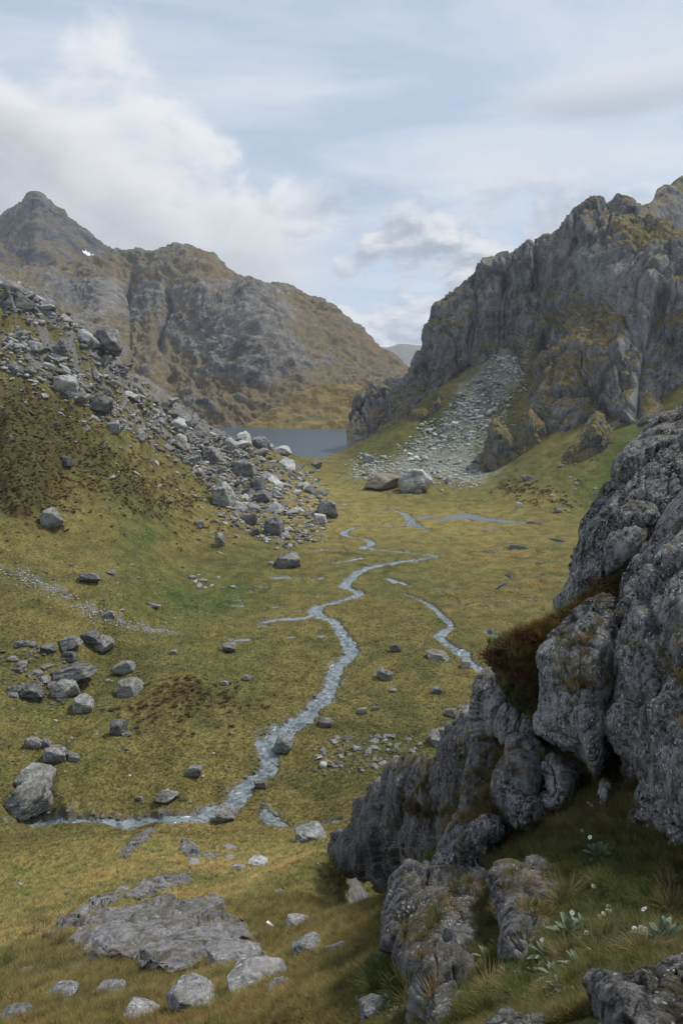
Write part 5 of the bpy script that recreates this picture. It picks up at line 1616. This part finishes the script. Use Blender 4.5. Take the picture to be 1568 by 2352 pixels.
def plain(name, col, rough=0.8):
    m, t, b = new_mat(name)
    n = t.noise(t.node('ShaderNodeTexCoord').outputs['Object'], 30.0, 4.0, 0.6)
    t.l.new(t.mix(n, tuple(c * .75 for c in col), tuple(c * 1.2 for c in col)), b.inputs['Base Color'])
    b.inputs['Roughness'].default_value = rough
    return m


def skin_obj(name, verts, edges, mat, parent=None, sub=2):
    me = bpy.data.meshes.new(name)
    me.from_pydata([v[:3] for v in verts], edges, [])
    o = bpy.data.objects.new(name, me); COL.objects.link(o)
    md = o.modifiers.new('skin', 'SKIN'); md.use_smooth_shade = True
    if not me.skin_vertices:
        me.skin_vertices.new()
    for i, v in enumerate(verts):
        me.skin_vertices[0].data[i].radius = (v[3], v[4] if len(v) > 4 else v[3])
        me.skin_vertices[0].data[i].use_root = (i == 0)
    sb = o.modifiers.new('sub', 'SUBSURF'); sb.levels = sub; sb.render_levels = sub
    me.materials.append(mat)
    if parent is not None:
        o.parent = parent
    return o


def hiker(px, py, facing, top, legs, pack, label, stride=.22):
    p = hit(px, py)
    root = link('person', None, None, label=label, cat='person')
    z0 = p[2] + .25
    root.location = (p[0], p[1], z0); root.rotation_euler = (0, 0, facing)
    s = stride
    # one continuous body: pelvis, spine, head, arms, legs
    V = [(0, 0, .95, .15, .12), (0, .01, 1.15, .15, .11), (0, .03, 1.38, .19, .12), (0, .04, 1.50, .07), (0, .07, 1.60, .075), (0, .09, 1.68, .095, .105), (0, .08, 1.77, .07),
         (.20, .03, 1.42, .07), (.27, .0, 1.16, .05), (.25, .16, .98, .038), (.24, .22, .92, .04), (-.20, .03, 1.42, .07), (-.27, .0, 1.16, .05), (-.26, .14, .96, .038), (-.25, .2, .9, .04),
         (.10, 0, .90, .095), (.11, s * .6, .50, .065), (.11, s * .5, .10, .045), (.11, s * .5 + .16, .04, .04), (-.10, 0, .90, .095), (-.11, -s * .2, .50, .065), (-.11, -s, .10, .045), (-.11, -s + .16, .04, .04)]
    E = [(0, 1), (1, 2), (2, 3), (3, 4), (4, 5), (5, 6), (2, 7), (7, 8), (8, 9), (9, 10), (2, 11), (11, 12), (12, 13), (13, 14), (0, 15), (15, 16), (16, 17), (17, 18), (0, 19), (19, 20), (20, 21), (21, 22)]
    skin_obj('body', V, E, plain('hiker_skin', (.42, .27, .20)), root)
    # clothing shells
    skin_obj('jacket', [(0, 0, 1.0, .165, .135), (0, .01, 1.15, .165, .13), (0, .03, 1.40, .205, .14), (.21, .03, 1.42, .085), (.28, 0, 1.16, .065), (.26, .12, 1.02, .055), (-.21, .03, 1.42, .085), (-.28, 0, 1.16, .065), (-.27, .11, 1.0, .055)],
             [(0, 1), (1, 2), (2, 3), (3, 4), (4, 5), (2, 6), (6, 7), (7, 8)], top, root)
    skin_obj('trousers', [(0, 0, .97, .17, .14), (.10, 0, .88, .11), (.11, s * .6, .50, .08), (.11, s * .5, .16, .06), (-.10, 0, .88, .11), (-.11, -s * .2, .50, .08), (-.11, -s, .16, .06)],
             [(0, 1), (1, 2), (2, 3), (0, 4), (4, 5), (5, 6)], legs, root)
    skin_obj('hair', [(0, .06, 1.70, .105, .11), (0, .07, 1.78, .085)], [(0, 1)], plain('hiker_hair', (.05, .035, .02)), root)
    skin_obj('backpack', [(0, -.20, 1.08, .15, .11), (0, -.21, 1.30, .17, .12), (0, -.19, 1.50, .13, .10)], [(0, 1), (1, 2)], pack, root)


hiker(787, 1724, R(200), plain('blue_jacket', (.05, .07, .13)), plain('red_shorts', (.40, .06, .03)), plain('navy_pack', (.03, .04, .07)), 'hiker in a dark blue top and red shorts on the rubble heap')
hiker(793, 1742, R(170), plain('olive_jacket', (.045, .05, .03)), plain('dark_trousers', (.025, .027, .025)), plain('dark_pack', (.03, .035, .03)), 'hiker in dark olive clothes in front of the other hiker')

# ------------------------------------------------------------------ grass
def blade_mat(name, c_lo, c_hi, inst=False, rough=0.7, trans=0.25):
    m, t, b = new_mat(name)
    oi = t.node('ShaderNodeObjectInfo')
    rn = oi.outputs['Random']
    c = t.mix(rn, c_lo, c_hi)
    if inst:
        a = t.node('ShaderNodeAttribute', attribute_name='Col', attribute_type='INSTANCER')
        c = t.mix(1.0, a.outputs['Color'], t.mix(rn, (0.50, 0.54, 0.48), (1.95, 1.75, 1.6)), 'MULTIPLY')
    pos = t.node('ShaderNodeNewGeometry').outputs['Position']
    c = t.mix(1.0, c, t.mix(t.noise(pos, 14.0, 2.0), (0.6, 0.6, 0.6), (1.4, 1.4, 1.4)), 'MULTIPLY')
    t.put(b.inputs['Base Color'], c)
    b.inputs['Roughness'].default_value = rough
    b.inputs['Specular IOR Level'].default_value = 0.2
    tr = t.node('ShaderNodeBsdfTranslucent'); t.put(tr.inputs['Color'], c)
    mx = t.node('ShaderNodeMixShader'); mx.inputs[0].default_value = trans
    t.l.new(b.outputs[0], mx.inputs[1]); t.l.new(tr.outputs[0], mx.inputs[2])
    t.l.new(mx.outputs[0], m.node_tree.nodes['Material Output'].inputs['Surface'])
    return m


def tuft_mesh(name, n, h, spread, width, droop, seed, segs=3):
    r_ = np.random.default_rng(seed)
    vs, fs = [], []
    for k in range(n):
        a = r_.uniform(0, 6.283); rad = spread * .35 * math.sqrt(r_.random())
        x0, y0 = rad * math.cos(a), rad * math.sin(a)
        a2 = a + r_.normal() * .5
        L = h * r_.uniform(.55, 1.1); lean = spread * r_.uniform(.2, 1.0); dr = droop * r_.uniform(.4, 1.2)
        wd = width * r_.uniform(.7, 1.3)
        tx, ty = -math.sin(a2) * wd * .5, math.cos(a2) * wd * .5
        base = len(vs)
        for s in range(segs):
            f = s / segs
            zc = L * (f - dr * f * f * .6); d = lean * f ** 1.6
            w = 1 - .55 * f
            cx_, cy_ = x0 + math.cos(a2) * d, y0 + math.sin(a2) * d
            vs += [(cx_ - tx * w, cy_ - ty * w, zc - (.03 if s == 0 else 0)), (cx_ + tx * w, cy_ + ty * w, zc - (.03 if s == 0 else 0))]
        d = lean
        vs.append((x0 + math.cos(a2) * d, y0 + math.sin(a2) * d, L * (1 - dr * .6)))
        for s in range(segs - 1):
            i = base + 2 * s
            fs.append((i, i + 1, i + 3, i + 2))
        i = base + 2 * (segs - 1)
        fs.append((i, i + 1, i + 2))
    me = bpy.data.meshes.new(name); me.from_pydata(vs, [], fs)
    for p_ in me.polygons:
        p_.use_smooth = True
    return me


M['blade'] = blade_mat('tussock_blade', (.5, .5, .5), (1, 1, 1), inst=True)
protos = bpy.data.collections.new('grass_kinds')
for k in range(4):
    me = tuft_mesh('grass_tuft', 22, .30, .40, .035, .7, 900 + k, 2); me.materials.append(M['blade'])
    protos.objects.link(bpy.data.objects.new('grass_tuft', me))
protos_near = bpy.data.collections.new('near_grass_kinds')
for k in range(4):
    me = tuft_mesh('grass_tuft', 46, .30, .24, .0075, .6, 920 + k, 3); me.materials.append(M['blade'])
    protos_near.objects.link(bpy.data.objects.new('grass_tuft', me))


def instancer(name, pts, cols, scl, coll, label):
    me = bpy.data.meshes.new(name)
    me.vertices.add(len(pts)); me.vertices.foreach_set('co', np.asarray(pts, np.float32).ravel())
    a = me.attributes.new('Col', 'FLOAT_COLOR', 'POINT'); a.data.foreach_set('color', np.concatenate([cols, np.ones((len(cols), 1))], 1).astype(np.float32).ravel())
    a = me.attributes.new('scl', 'FLOAT', 'POINT'); a.data.foreach_set('value', np.asarray(scl, np.float32))
    a = me.attributes.new('rot', 'FLOAT_VECTOR', 'POINT')
    rt = np.stack([rng.normal(size=len(pts)) * .12, rng.normal(size=len(pts)) * .12, rng.random(len(pts)) * 6.283], 1)
    a.data.foreach_set('vector', rt.astype(np.float32).ravel())
    o = link(name, me, None, kind='stuff', label=label)
    ng = bpy.data.node_groups.new(name, 'GeometryNodeTree')
    ng.interface.new_socket('Geometry', in_out='INPUT', socket_type='NodeSocketGeometry')
    ng.interface.new_socket('Geometry', in_out='OUTPUT', socket_type='NodeSocketGeometry')
    gi = ng.nodes.new('NodeGroupInput'); go = ng.nodes.new('NodeGroupOutput')
    ci = ng.nodes.new('GeometryNodeCollectionInfo'); ci.inputs['Collection'].default_value = coll
    ci.inputs['Separate Children'].default_value = True; ci.inputs['Reset Children'].default_value = True
    ip = ng.nodes.new('GeometryNodeInstanceOnPoints'); ip.inputs['Pick Instance'].default_value = True
    na = ng.nodes.new('GeometryNodeInputNamedAttribute'); na.data_type = 'FLOAT'; na.inputs[0].default_value = 'scl'
    nr_ = ng.nodes.new('GeometryNodeInputNamedAttribute'); nr_.data_type = 'FLOAT_VECTOR'; nr_.inputs[0].default_value = 'rot'
    e2r = ng.nodes.new('FunctionNodeEulerToRotation')
    ng.links.new(gi.outputs[0], ip.inputs['Points']); ng.links.new(ci.outputs[0], ip.inputs['Instance'])
    ng.links.new(na.outputs[0], ip.inputs['Scale'])
    ng.links.new(nr_.outputs[0], e2r.inputs[0]); ng.links.new(e2r.outputs[0], ip.inputs['Rotation'])
    ng.links.new(ip.outputs[0], go.inputs[0])
    md = o.modifiers.new('grass', 'NODES'); md.node_group = ng
    return o


def not_slab(x, y, z):
    px, py = proj(np.stack([x, y, z], -1))
    ins = np.zeros(len(x), bool)
    for poly in SLABS:
        c = np.zeros(len(x), bool); j = len(poly) - 1
        for i in range(len(poly)):
            (xi, yi), (xj, yj) = poly[i], poly[j]
            c ^= ((yi > py) != (yj > py)) & (px < (xj - xi) * (py - yi) / (yj - yi + 1e-9) + xi)
            j = i
        ins |= c
    return ~(ins & (np.hypot(x, y) < 110) & (rng.random(len(x)) < .82))


def sample_ground(n, r0, r1, th=34):
    lr = np.exp(rng.uniform(math.log(r0), math.log(r1), n)); t = rng.uniform(R(-th), R(th), n)
    i = np.interp(lr, RR, np.arange(NR)); j = (t - TH[0]) / (TH[1] - TH[0])
    i0 = i.astype(int); j0 = j.astype(int); a, b = (i - i0), (j - j0)
    bil = lambda A: (A[i0, j0] * (1 - b) + A[i0, j0 + 1] * b) * (1 - a) + (A[i0 + 1, j0] * (1 - b) + A[i0 + 1, j0 + 1] * b) * a
    return lr * np.sin(t), lr * np.cos(t), bil(Z), C[i0, j0], ROCK[i0, j0], SD[i0, j0], lr, HEATH[i0, j0]


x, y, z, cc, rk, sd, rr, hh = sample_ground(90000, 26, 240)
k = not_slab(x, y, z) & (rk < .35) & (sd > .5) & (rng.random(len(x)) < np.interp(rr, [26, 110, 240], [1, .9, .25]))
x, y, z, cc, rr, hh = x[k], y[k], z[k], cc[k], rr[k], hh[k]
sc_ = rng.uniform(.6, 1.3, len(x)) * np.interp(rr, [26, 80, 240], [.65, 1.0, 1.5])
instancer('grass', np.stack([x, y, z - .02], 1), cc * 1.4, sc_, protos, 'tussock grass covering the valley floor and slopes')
# low brown heath bushes where the heath grows
heath_k = bpy.data.collections.new('heath_kinds')
M['heathb'] = blade_mat('heath_blade', (.5, .5, .5), (1, 1, 1), inst=True, trans=.1)
for k in range(3):
    me = tuft_mesh('heath_tuft', 90, .45, .62, .035, .5, 960 + k, 2); me.materials.append(M['heathb'])
    heath_k.objects.link(bpy.data.objects.new('heath_tuft', me))
x, y, z, cc, rk, sd, rr, hh = sample_ground(160000, 60, 520)
k = (rk < .5) & (rng.random(len(x)) < hh * np.interp(rr, [60, 160, 230], [.35, .5, .85]))
x, y, z, rr = x[k], y[k], z[k], rr[k]
f_ = rng.random((len(x), 1))
instancer('heath', np.stack([x, y, z - .03], 1), np.array([[.092, .074, .030]]) * (.5 + 1.0 * f_), rng.uniform(.6, 1.3, len(x)) * np.interp(rr, [60, 300, 520], [.9, 1.5, 2.0]), heath_k, 'low dark brown heath covering parts of the slopes')
x, y, z, cc, rk, sd, rr, hh = sample_ground(52000, 4.4, 34)
k = not_slab(x, y, z) & (rk < .4)
x, y, z, cc, rr = x[k], y[k], z[k], cc[k], rr[k]
sc_ = rng.uniform(.6, 1.3, len(x)) * np.interp(rr, [4, 8, 14, 34], [.35, .5, .85, 1.5])
instancer('grass', np.stack([x, y, z], 1), cc * 1.0, sc_, protos_near, 'fine grass of the steep foreground slope')

# turf on the crag's ledges
lp, lc = [], []
for nm, n in (('low', 5200), ('shrub', 2200), ('crack', 700)):
    ob, Q, N = LEDGE[nm]
    nr0 = Q.shape[0] // 4
    idx = rng.integers(nr0 * Q.shape[1], Q.shape[0] * Q.shape[1], n)
    q = Q.reshape(-1, 3)[idx]
    lp.append(q + rng.normal(size=q.shape) * .03)
    f = rng.random((n, 1)); g = fbm3(q, .9, 3)[:, None]
    lc.append(np.where(g > .05, np.array([[.13, .095, .035]]), np.array([[.055, .075, .02]])) * (.7 + .7 * f))
for nm, n in (('rib', 1300), ('rib2', 800), ('block', 70), ('block2', 50), ('mid', 60), ('right', 90)):
    ob, Q, N = CRAG[nm]
    N2 = sheet_normals(np.concatenate([Q, Q[:, :1]], 1))[:, :-1]
    if (N2[Q.shape[0] // 2:] * (Q[Q.shape[0] // 2:] - np.array([0, 0, CAMZ]))).sum() > 0:
        N2 = -N2
    g = fbm3(Q, .8, 3)
    ok = np.nonzero(((N2[..., 2] > .52) & (g > -.05) & (np.arange(Q.shape[0])[:, None] > Q.shape[0] // 4)).ravel())[0]
    if len(ok) == 0:
        continue
    q = Q.reshape(-1, 3)[rng.choice(ok, n)]
    lp.append(q - np.array([0, 0, .03])); f = rng.random((n, 1))
    lc.append(np.where(rng.random((n, 1)) > .4, np.array([[.14, .105, .042]]), np.array([[.06, .072, .022]])) * (.7 + .6 * f))
lp = np.concatenate(lp); lc = np.concatenate(lc)
instancer('grass', lp, lc, rng.uniform(.45, 1.1, len(lp)), protos_near, 'grass growing on the ledges of the crag')

# countable plants close to the camera
PL = {}
M['tus_a'] = blade_mat('dry_tussock_blade', (.14, .11, .045), (.25, .19, .09))
M['tus_b'] = blade_mat('green_tussock_blade', (.06, .085, .02), (.14, .13, .04))
M['daisy'] = blade_mat('mountain_daisy_leaf', (.085, .125, .065), (.17, .21, .14), rough=.55, trans=.1)
M['shrub'] = blade_mat('heath_shrub_leaf', (.060, .026, .014), (.13, .065, .028), trans=.15)
M['dshrub'] = blade_mat('dark_shrub_leaf', (.020, .030, .012), (.05, .055, .02), trans=.15)
M['petal'] = blade_mat('white_petal', (.62, .62, .60), (.80, .80, .78), trans=.2)
m_yel, t_, b_ = new_mat('flower_centre'); b_.inputs['Base Color'].default_value = (.45, .30, .04, 1)
for k in range(4):
    for nm, mt in (('tus_a', 'tus_a'), ('tus_b', 'tus_b')):
        me = tuft_mesh('tussock', 150, .62, .50, .0075, .85, 40 + k, 4); me.materials.append(M[mt]); PL[nm, k] = me


def daisy_mesh(seed):
    r_ = np.random.default_rng(seed); vs, fs = [], []
    n = 26
    for k in range(n):
        a = k * 2.39996 + r_.normal() * .15; t = k / n
        L = .17 * r_.uniform(.8, 1.15) * (1 - .35 * t); w = .030 * r_.uniform(.85, 1.15); el = .25 + 1.05 * t
        b0 = len(vs)
        for s, (f, ww) in enumerate(((0, .45), (.35, .9), (.7, 1.0), (.9, .6), (1.0, .05))):
            rr0 = L * f; drop = -.35 * f * f * L * (1 - t)
            hx, hz = rr0 * math.cos(el), rr0 * math.sin(el) + drop + .01
            for sg in (-1, 0, 1):
                off = sg * w * .5 * ww
                vs.append((hx * math.cos(a) - off * math.sin(a), hx * math.sin(a) + off * math.cos(a), hz + abs(sg) * .008 * ww))
        for s in range(4):
            for c_ in range(2):
                i = b0 + s * 3 + c_
                fs.append((i, i + 1, i + 4, i + 3))
    me = bpy.data.meshes.new('rosette'); me.from_pydata(vs, [], fs)
    for p_ in me.polygons:
        p_.use_smooth = True
    me.materials.append(M['daisy'])
    return me


def flower_mesh(seed):
    r_ = np.random.default_rng(seed); vs, fs = [], []
    n = 14
    for k in range(n):
        a = 6.283 * k / n; b0 = len(vs)
        for f, w in ((.15, .25), (.6, 1), (1, .5)):
            for sg in (-1, 1):
                rr0 = .026 * f; off = sg * .0045 * w
                vs.append((rr0 * math.cos(a) - off * math.sin(a), rr0 * math.sin(a) + off * math.cos(a), .006 * f * r_.uniform(.5, 1.3)))
        fs += [(b0, b0 + 1, b0 + 3, b0 + 2), (b0 + 2, b0 + 3, b0 + 5, b0 + 4)]
    me = bpy.data.meshes.new('flower'); me.from_pydata(vs, [], fs); me.materials.append(M['petal'])
    c = bpy.data.meshes.new('flower_centre'); bm = bmesh.new(); bmesh.ops.create_icosphere(bm, subdivisions=1, radius=.008); bm.to_mesh(c); bm.free(); c.materials.append(m_yel)
    return me, c


ROS = [daisy_mesh(60 + k) for k in range(4)]
FLW = flower_mesh(3)


def shrub_mesh(seed, mat, n=420, rx=.34, rz=.26, leaf=.055):
    r_ = np.random.default_rng(seed); vs, fs = [], []
    for k in range(n):
        u = r_.normal(size=3); u /= np.linalg.norm(u); u[2] = abs(u[2])
        rad = r_.uniform(.35, 1.0) * (1 + .3 * math.sin(5 * u[0] + seed) * math.cos(4 * u[1]))
        c_ = np.array([u[0] * rx, u[1] * rx, u[2] * rz]) * rad
        d = u + r_.normal(size=3) * .7; d /= np.linalg.norm(d)
        s_ = np.cross(d, r_.normal(size=3)); s_ /= np.linalg.norm(s_)
        L = leaf * r_.uniform(.6, 1.4); b0 = len(vs)
        vs += [tuple(c_ - s_ * L * .16), tuple(c_ + s_ * L * .16), tuple(c_ + d * L * .6 + s_ * L * .14), tuple(c_ + d * L), tuple(c_ + d * L * .6 - s_ * L * .14)]
        fs.append((b0, b0 + 1, b0 + 2, b0 + 3, b0 + 4))
    # woody stems
    for k in range(9):
        a = r_.uniform(0, 6.283); e = r_.uniform(.4, .9); b0 = len(vs)
        tip = np.array([math.cos(a) * rx * e, math.sin(a) * rx * e, rz * .8])
        for q, w in ((np.zeros(3), .012), (tip * .6, .007), (tip, .003)):
            vs += [(q[0] - w, q[1], q[2]), (q[0] + w, q[1], q[2]), (q[0], q[1] + w, q[2])]
        for s in range(2):
            for c2 in range(3):
                i = b0 + s * 3
                fs.append((i + c2, i + (c2 + 1) % 3, i + 3 + (c2 + 1) % 3, i + 3 + c2))
    me = bpy.data.meshes.new('shrub'); me.from_pydata(vs, [], fs); me.materials.append(M[mat])
    return me


SHR = [shrub_mesh(5 + k, 'shrub') for k in range(3)]
DSH = [shrub_mesh(15 + k, 'dshrub', 480, .30, .24, .05) for k in range(3)]


def surf(px, py, keys=('low', 'shrub', 'crack')):
    """front point of a turf ledge (or the ground) at a photo position"""
    best, bd = None, 1e9
    for kx in keys:
        Q = LEDGE[kx][1]
        a, b = proj(Q[Q.shape[0] // 4:])
        d = (a - px) ** 2 + (b - py) ** 2
        i = np.unravel_index(np.argmin(d), d.shape)
        if d[i] < 16 ** 2:
            q = Q[Q.shape[0] // 4:][i]
            if q[1] < bd:
                best, bd = q, q[1]
    g = hit(px, py)
    if g is not None and g[1] < bd:
        best = g
    return best


def put_plant(name, me, px, py, size, label, cat, group, face=True, sink=0.02, lift=0.0):
    p = surf(px, py)
    if p is None:
        return None
    d_ = float(np.linalg.norm(np.array(p) - np.array([0, 0, CAMZ])))
    o = link(name, me, None, label=label, cat=cat, group=group)
    s = size * d_ / F_
    o.location = (p[0], p[1], p[2] - sink * s + lift); o.scale = (s, s, s)
    o.rotation_euler = (random.uniform(.05, .35), random.uniform(-.2, .2), random.uniform(0, 6.28))
    return o


# tussocks: photo position, apparent width
TUS = [(1175, 1500, 120, 'tus_a', 'long-bladed tussock arching over the shrub ledge of the crag'), (1290, 2080, 150, 'tus_a', 'large drooping tussock beside the lower block'),
       (1250, 2010, 90, 'tus_b', 'dark green tussock above the lower block'), (1480, 2200, 150, 'tus_a', 'dry flattened tussock growing on the corner rock'), (1540, 2110, 150, 'tus_a', 'tall dry tussock under the crag at the frame edge'),
       (1430, 2215, 120, 'tus_a', 'pale dry tussock hanging over the edge of the corner rock'), (1090, 1660, 60, 'tus_a', 'golden tussock at the joint between buttress and fluted rib'),
       (1220, 2150, 60, 'tus_b', 'green sedge tuft at the foot of the lower block'), (1350, 1960, 110, 'tus_b', 'green tussock in the hollow below the overhang'), (1440, 1990, 110, 'tus_b', 'bright green sedge under the overhang')]
for (x, y, s, mt, lab) in TUS:
    put_plant('tussock', PL[mt, random.randrange(4)], x, y, s * .8, lab, 'tussock', 'named tussocks near the crag')
for poly, n, lo, hi, lab, grp, mts in (([(0, 2150), (200, 2080), (420, 2260), (640, 2200), (760, 2330), (700, 2352), (0, 2352)], 70, 34, 64, 'rusty dry tussock on the steep grass slope', 'tussocks of the steep slope', ('tus_a', 'tus_a', 'tus_b')),
                                       ([(1020, 1985), (1100, 1800), (1230, 1700), (1300, 1860), (1420, 1870), (1560, 2000), (1560, 2120), (1300, 2050), (1290, 1990), (1150, 1970)], 42, 44, 90, 'shaded tussock on the ledges of the crag', 'tussocks on the crag ledges', ('tus_a', 'tus_b', 'tus_b')),
                                       ([(860, 2230), (960, 2330), (1100, 2330), (1110, 2250), (1200, 2240), (1330, 2130), (1560, 2150), (1330, 2230), (1330, 2330), (1100, 2350), (850, 2350)], 40, 60, 120, 'grass tussock around the mountain daisies at the bottom', 'tussocks among the daisies', ('tus_b', 'tus_a', 'tus_b'))):
    for (x, y, s) in scatter(poly, n, lo, hi, 1.0):
        mt = random.choice(mts)
        szw = 'small' if s < lo + (hi - lo) * .33 else 'big' if s > lo + (hi - lo) * .7 else 'middling'
        put_plant('tussock', PL[mt, random.randrange(4)], x, y, s, plant_label(f"{szw} {'dry' if mt == 'tus_a' else 'green'} tussock", x, y, FMARKS) or lab, 'tussock', grp)

# mountain daisies
DA = [(1375, 1975, 84, 'glossy rosette high in the shaded hollow'), (1520, 2170, 120, 'large upright pale rosette on the corner rock'), (1300, 2150, 90, 'broad dark rosette under the lower block'), (1330, 2140, 70, 'dark rosette next to the broad dark rosette'),
      (1250, 2200, 74, 'star-shaped rosette on the dark slope'), (1320, 2230, 80, 'spiky rosette just above the corner rock'), (1270, 2255, 84, 'silvery long-leaved rosette below the star-shaped one'), (1200, 2260, 60, 'small silvery rosette at the foot of the lower block'),
      (1290, 2300, 60, 'pale rosette near the ribbed bottom rock'), (1110, 2205, 54, 'thin rosette growing on the face of the lower block'), (930, 2240, 60, 'grey-green rosette at the lower end of the big block'), (990, 2250, 66, 'rosette pressed against the big block')]
for (x, y, s, lab) in DA:
    p = surf(x, y)
    if p is None:
        continue
    root = link('mountain_daisy', None, None, label=lab, cat='daisy plant', group='mountain daisies')
    d_ = float(np.linalg.norm(np.array(p) - np.array([0, 0, CAMZ]))); sc = s * d_ / F_ / .34
    root.location = (p[0], p[1] - .05, p[2] + .06); root.scale = (sc, sc, sc); root.rotation_euler = (random.uniform(.1, .5), random.uniform(-.2, .2), random.uniform(0, 6.28))
    link('rosette', random.choice(ROS), None, parent=root)
    if random.random() < .6:
        fl = link('flower', FLW[0], None, parent=root); fl.location = (random.uniform(-.06, .06), random.uniform(-.06, .06), .2); fl.scale = (.7,) * 3; fl.rotation_euler = (.5, .2, 0)
        fc = link('flower_centre', FLW[1], None, parent=fl); fc.location = (0, 0, .004)
for poly, n, lo, hi, lab, grp in (([(840, 2200), (900, 2230), (960, 2330), (1000, 2345), (850, 2350), (800, 2280)], 16, 40, 66, 'grey-green daisy rosette in the patch beside the big block', 'daisy patch beside the big block'),
                                  ([(1130, 2240), (1200, 2240), (1330, 2200), (1340, 2320), (1150, 2320)], 16, 36, 64, 'daisy rosette in the grass between the bottom rocks', 'daisies between the bottom rocks')):
    for (x, y, s) in scatter(poly, n, lo, hi, 1.0):
        szw = 'small' if s < lo + (hi - lo) * .4 else 'big'
        put_plant('mountain_daisy', random.choice(ROS), x, y, s * 2.9, plant_label(f'{szw} daisy rosette', x, y, FMARKS + [(l_.split(' on ')[0].split(' in ')[0].split(' at ')[0].split(' under ')[0].split(' below ')[0].split(' just ')[0].split(' next ')[0].split(' near ')[0].split(' growing ')[0].split(' pressed ')[0].split(' high ')[0], a_, b_2) for a_, b_2, s_2, l_ in DA]) or lab, 'daisy plant', grp, lift=.04)
# white flowers standing in the grass
fpos = [(1348, 1848), (1356, 1855), (1340, 1852), (1334, 1912), (1176, 1775), (1190, 1747), (1383, 2105), (1392, 2098), (1400, 2100), (1376, 2112), (1395, 2088), (1455, 2142), (1470, 2140), (1480, 2144), (1330, 2165), (1345, 2150), (1218, 2180), (1274, 2198), (1360, 2040), (1130, 1720), (1215, 1912), (1315, 2120)]
for (x, y) in fpos:
    p = surf(x, y + 10)
    if p is None:
        continue
    root = link('white_flower', None, None, label=plant_label('small white flower', x, y, FMARKS) or 'small white daisy flower on a thin stem near the crag', cat='flower', group='white flowers near the crag')
    root.location = p; d_ = float(np.linalg.norm(np.array(p) - np.array([0, 0, CAMZ])))
    hgt = max(.10, 14 * d_ / F_)
    fl = link('flower_head', FLW[0], None, parent=root); fl.location = (0, 0, hgt); fl.scale = (1.25,) * 3; fl.rotation_euler = (random.uniform(.2, .9), random.uniform(-.4, .4), 0)
    fc = link('flower_centre', FLW[1], None, parent=fl); fc.location = (0, 0, .004)
    st = tuft_mesh('stem', 1, hgt, .01, .006, 0, 5, 3)
    if 'stem_mesh' not in globals():
        stem_mesh = tuft_mesh('stem', 1, 1.0, .01, .03, 0, 5, 3); stem_mesh.materials.append(M['tus_b'])
    so = link('stem', stem_mesh, None, parent=root); so.scale = (.2, .2, hgt)
# brown heath shrubs on the ledges
for (x, y, s) in ((1130, 1500, 74), (1160, 1475, 70), (1215, 1455, 74), (1255, 1432, 70), (1290, 1412, 66), (1325, 1392, 60), (1352, 1368, 56), (1385, 1330, 62), (1410, 1300, 62), (1440, 1262, 60), (1465, 1232, 54), (1490, 1205, 46),
                  (1185, 1545, 70), (1150, 1520, 60), (1400, 1345, 56), (1440, 1315, 56)):
    put_plant('heath_shrub', random.choice(SHR), x, y + 14, s * 1.35, plant_label('red-brown heath shrub', x, y, FMARKS + [('arching tussock', 1175, 1500), ('top buttress foot', 1350, 1370), ('upper end of the ledge', 1490, 1200), ('lower lip of the ledge', 1120, 1500)]) or 'red-brown heath shrub in the row along the shrub ledge', 'shrub', 'heath shrubs along the ledge')
for (x, y, s) in ((1225, 1560, 66), (1205, 1600, 60), (1440, 1290, 60), (1415, 1400, 56), (1100, 1800, 50), (1130, 1770, 46), (1410, 1760, 70), (1420, 1820, 70), (1215, 1830, 44), (1060, 1850, 44)):
    put_plant('dark_shrub', random.choice(DSH), x, y + 12, s * 1.4, plant_label('dark green shrub', x, y, FMARKS) or 'dark green shrub tucked in a cleft of the crag', 'shrub', 'dark shrubs in the clefts')
for (x, y, s) in ((830, 2205, 60), (660, 2120, 44), (690, 2150, 50), (1060, 2330, 60), (1190, 1945, 60)):
    put_plant('heath_shrub', random.choice(SHR), x, y, s * 1.3, plant_label('low brown shrub', x, y, FMARKS) or 'low brown shrub among the rocks of the steep slope', 'shrub', 'shrubs of the steep slope')

# ------------------------------------------------------------------ air
bm = bmesh.new()
bmesh.ops.create_cube(bm, size=1.0)
hme = bpy.data.meshes.new('haze'); bm.to_mesh(hme); bm.free()
haze = link('haze', hme, None, kind='stuff', label='thin pale blue mountain haze')
haze.location = (0, 4600, 430); haze.scale = (9000, 10400, 1000)
hm_ = bpy.data.materials.new('haze_air'); hm_.use_nodes = True
ht = hm_.node_tree; ht.nodes.clear()
ho = ht.nodes.new('ShaderNodeOutputMaterial'); hv = ht.nodes.new('ShaderNodeVolumePrincipled')
hv.inputs['Color'].default_value = (0.80, 0.88, 1.0, 1)
hv.inputs['Density'].default_value = 0.00005
hv.inputs['Anisotropy'].default_value = 0.2
ht.links.new(hv.outputs[0], ho.inputs['Volume'])
hme.materials.append(hm_)
